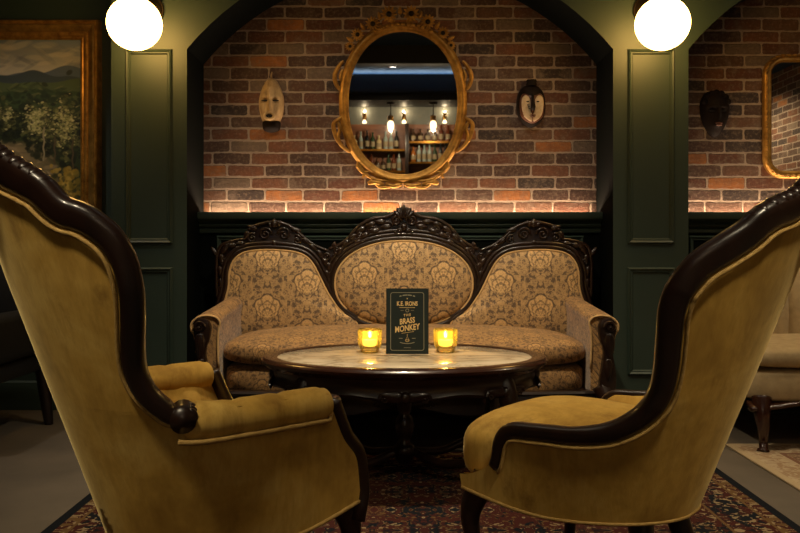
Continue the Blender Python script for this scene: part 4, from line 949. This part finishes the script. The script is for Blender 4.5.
# ------------------------------------------------------------------ the bar across the room (seen in the oval mirror)
struct(MB().box(XL - .1, XR + .1, YR - .1, YR, 0, ZC).build('wall_front', simple('bar_wall_paint', lin(96, 98, 90), lin(110, 110, 100), .6)), 'grey green wall behind the bar shelves', 'wall')
struct(MB().box(XL, XR, YR, -3.24, 2.30, ZC).build('trim_%d' % tn, M['black']), 'black bulkhead over the bar', 'bulkhead'); tn += 1
struct(MB().box(XL, XR, -.75, -.55, 2.47, ZC).build('trim_%d' % tn, M['black']), 'black ceiling beam in front of the bar', 'block'); tn += 1  # plain black block spanning the ceiling
wd = simple('warm_panelling', lin(104, 62, 40), lin(136, 86, 56), .5, scale=5, stretch=(1, 1, 5))
struct(MB().box(XL, XR, YR, YR + .02, .0, 2.02).build('trim_%d' % tn, wd), 'warm brown wood panelling behind the bar bottles', 'panelling'); tn += 1
def shelf(x0, x1, z, lab):
    t = thing('bar_shelf', lab, 'shelf', (0, YR + .02, z)); MB().box(x0, x1, 0, .22, -.025, 0, .003).build('board', M['wood_red'], t)
    MB().box(x0, x1, .2201, .224, -.03, .003).build('brass_edge', M['brass'], t)
shelf(-1.6, .08, 1.62, 'upper left shelf of the bar seen in the oval mirror'); shelf(-1.6, .08, 1.28, 'lower left shelf of the bar seen in the oval mirror')
shelf(.14, 1.7, 1.745, 'upper right shelf of the bar seen in the oval mirror'); shelf(.14, 1.7, 1.42, 'lower right shelf of the bar seen in the oval mirror')
p = MB().box(.082, .138, YR + .02, YR + .26, 0, 2.02, .004).build('shelf_post', M['wood']); tag(p, 'dark wooden post between the left and right bar shelves', 'post')
struct(MB().box(XL, XR, -3.24, -3.14, 2.40, 2.415).box(XL, XR, -3.15, -3.14, 2.415, 2.45).build('trim_%d' % tn, M['black']), 'added black lip hiding a fill light at the bulkhead over the bar', 'trim'); tn += 1  # added lip that hides the blue fill light
L = bpy.data.lights.new('added_blue_fill', 'AREA'); L.shape = 'RECTANGLE'; L.size = 6; L.size_y = .03; L.energy = 22; L.color = (.66, .84, 1)  # added fill that tints the ceiling reflected in the oval mirror
o = bpy.data.objects.new('added_blue_fill', L); COL.objects.link(o); L.spread = math.radians(120); o.location = (.2, -3.2, 2.425); o.rotation_euler = (PI - math.radians(40), 0, 0)
cols = [lin(40, 60, 36), lin(150, 84, 24), lin(24, 26, 24), lin(190, 168, 120), lin(96, 44, 18), lin(150, 160, 150), lin(60, 40, 24)]
bm_ = [simple('bottle_glass_%s' % c, cols[i], None, .15, spec=.6) for i, c in enumerate(('green', 'amber', 'black', 'straw', 'rum', 'clear', 'brown'))]
labm = simple('bottle_label', lin(150, 132, 100), None, .7)
protos = []
for q in range(7):
    h = (.27, .24, .30, .22, .26, .28, .2)[q]; r_ = (.036, .042, .034, .045, .038, .036, .04)[q]
    g = MB().lathe([(.002, 0), (r_, .002), (r_, h * .58), (r_ * .8, h * .66), (.014, h * .74), (.013, h * .92), (.016, h * .925), (.016, h), (.002, h)], (0, 0, 0), 12).build('bottle', bm_[q], None, sharp=50)
    lb = MB().lathe([(r_ + .0008, h * .15), (r_ + .0008, h * .45)], (0, 0, 0), 12, cap=False).build('label', labm, g, sharp=0, recalc=False)
    protos.append((g, lb, r_))
used = set()
def bottles(x0, x1, z, gap, lab, grp, pick):
    x = x0; k = 0; rng = random.Random(int(z * 100))
    while x < x1:
        q = pick[rng.randrange(len(pick))]; g, lb, r_ = protos[q]
        if q in used:
            c = g.copy(); COL.objects.link(c); d = lb.copy(); COL.objects.link(d); d.parent = c
        else: c = g; used.add(q)
        x += r_ + .002; c.location = (x, YR + .02 + .11, z + .0005); c.rotation_euler = (0, 0, 0)
        tag(c, lab, 'bottle', grp); x += r_ + gap * rng.uniform(.6, 1.4); k += 1
bottles(-.98, -.02, 1.62, .02, 'bottle on the upper left bar shelf reflected in the oval mirror', 'bottles on the upper left bar shelf', [0, 1, 2, 3, 5])
bottles(-.85, -.02, 1.28, .012, 'bottle on the lower left bar shelf reflected in the oval mirror', 'bottles on the lower left bar shelf', [0, 2, 4, 5, 6])
bottles(.17, 1.1, 1.745, .035, 'small bottle on the upper right bar shelf reflected in the oval mirror', 'bottles on the upper right bar shelf', [6, 6, 4])
bottles(.17, 1.0, 1.42, .014, 'bottle on the lower right bar shelf reflected in the oval mirror', 'bottles on the lower right bar shelf', [2, 0, 5, 1])
for i, (g, lb, r_) in enumerate(protos):
    if i not in used: bpy.data.objects.remove(lb); bpy.data.objects.remove(g)
def bar_sconce(x, lab):
    t = thing('bar_sconce', lab, 'lamp', (x, YR, 2.12), group='brass sconces over the bar')
    MB().tube([(0, 0, .02), (0, .02, .02)], [.035, .03], 14).build('backplate', M['brass'], t)
    MB().tube([(0, .02, .02), (0, .08, .03), (0, .09, .0)], .008, 8).build('arm', M['brass'], t, sharp=0)
    MB().lathe([(.018, .08), (.03, .06), (.03, -.02), (.026, -.03)], (0, .09, 0), 14).build('shade', M['brass'], t)
    MB().lathe([(.012, -.022), (.036, -.07), (.034, -.082), (.004, -.088)], (0, .09, 0), 14).build('bulb', M['bulb'], t, sharp=0)
    for zz, en in ((.10, 2.2),):
        L = bpy.data.lights.new('sconce_light', 'POINT'); L.energy = en; L.color = (1, .76, .46); L.shadow_soft_size = .006
        o = bpy.data.objects.new('sconce_light', L); COL.objects.link(o); o.location = (x, YR + .07, 2.12 + zz)
for i, x in enumerate((-1.2, -.57, .065, .716, 1.36)): bar_sconce(x, ('leftmost of the brass cone sconces over the bar', 'brass cone sconce over the left bar shelves', 'brass cone sconce over the bar shelf post', 'brass cone sconce over the right bar shelves', 'rightmost of the brass cone sconces over the bar')[i])
def pendant(x, lab):
    t = thing('bar_pendant', lab, 'lamp', (x, -3.62, 2.2995), group='pendant lamps over the bar')
    MB().tube([(0, 0, 0), (0, 0, -.03)], [.07, .06], 18).build('ceiling_rose', M['iron'], t)
    MB().tube([(0, 0, -.03), (0, 0, -.2)], .009, 8).build('rod', M['iron'], t)
    MB().lathe([(.02, -.19), (.045, -.2), (.045, -.27), (.03, -.275)], (0, 0, 0), 16).build('socket', M['brass'], t)
    MB().lathe([(.02, -.27), (.045, -.30), (.05, -.35), (.04, -.39), (.004, -.40)], (0, 0, 0), 16).build('bulb', M['bulb'], t, sharp=0)
    L = bpy.data.lights.new('pendant_light', 'POINT'); L.energy = 14; L.color = (1, .78, .5); L.shadow_soft_size = .006
    o = bpy.data.objects.new('pendant_light', L); COL.objects.link(o); o.location = (x, -3.62, 1.885)
pendant(-.14, 'left of the two glowing pendant lamps over the bar'); pendant(.50, 'right of the two glowing pendant lamps over the bar')

# ------------------------------------------------------------------ ceiling downlights, some added as fill
def downlight(x, y, energy, deg, lab, col=(1, .78, .48), aim=(0, 0), soft=.05, blend=.8):
    t = thing('downlight', lab, 'ceiling light', (x, y, ZC))
    MB().lathe([(.052, -.0005), (.075, -.0005), (.078, -.006), (.054, -.01), (.052, -.004)], (0, 0, 0), 28, cap=False).build('ring', M['iron'], t)
    MB().lathe([(.002, -.003), (.052, -.003)], (0, 0, 0), 28, cap=False).build('lens', M['disc'], t, sharp=0)
    if energy:
        L = bpy.data.lights.new('downlight_beam', 'SPOT'); L.energy = energy; L.color = col; L.spot_size = math.radians(deg); L.spot_blend = blend; L.shadow_soft_size = soft
        o = bpy.data.objects.new('downlight_beam', L); COL.objects.link(o); o.location = (x, y, ZC - .03)
        d = Vector((aim[0] - x, aim[1] - y, -ZC)); o.rotation_euler = d.to_track_quat('-Z', 'Y').to_euler()
downlight(0.02, 2.6, 185, 84, 'recessed ceiling downlight over the marble table', aim=(.02, 3.3), col=(1, .82, .56), blend=.9)
downlight(-1.0, .45, 215, 48, 'recessed ceiling downlight behind the left velvet chair', col=(1, .84, .56), aim=(-.8, 2.0), blend=1, soft=.16)
downlight(1.0, .5, 200, 48, 'recessed ceiling downlight behind the right velvet chair', col=(1, .84, .56), aim=(.8, 2.1), blend=1, soft=.16)
downlight(-.5, 3.15, 30, 64, 'left added ceiling fill light washing the brick of the middle niche', col=(1, .86, .66), aim=(-.3, 4.75), blend=1)  # this and the next two are added to brighten the niche brick
downlight(.54, 3.15, 30, 64, 'right added ceiling fill light washing the brick of the middle niche', col=(1, .86, .66), aim=(.34, 4.75), blend=1)
downlight(2.45, 3.15, 30, 64, 'added ceiling fill light washing the brick of the right niche', col=(1, .86, .66), aim=(2.3, 4.75), blend=1)
downlight(2.3, 3.0, 60, 110, 'recessed ceiling downlight over the cream settee', aim=(2.2, 3.3), blend=1)
downlight(3.2, .3, 120, 140, 'added ceiling fill light beside the brick side wall', aim=(3.5, .3))  # added so the brick reflected in the gilt mirror is lit
downlight(-2.1, 3.2, 32, 80, 'added ceiling fill light in front of the landscape painting', col=(1, .9, .74), aim=(-2.1, 4.0))  # added to brighten the painting
downlight(-.096, -2.4, 30, 150, 'recessed ceiling downlight near the bar seen in the oval mirror', aim=(-.096, -2.4))

# ------------------------------------------------------------------ world, camera, view
W = bpy.data.worlds.new('world'); S.world = W; W.use_nodes = True
W.node_tree.nodes['Background'].inputs[0].default_value = (.24, .8, .9, 1); W.node_tree.nodes['Background'].inputs[1].default_value = .05
cam = bpy.data.cameras.new('camera'); co = bpy.data.objects.new('camera', cam); COL.objects.link(co)
co.location = (0, 0, CAMZ); co.rotation_euler = (PI / 2, 0, 0); cam.sensor_width = 36; cam.lens = 36; cam.shift_y = -(266.5 - HZ) / 800; cam.clip_start = .02
S.camera = co
vs = S.view_settings; vs.view_transform = 'Standard'; vs.look = 'None'; vs.exposure = 0; vs.gamma = 1; vs.use_curve_mapping = False
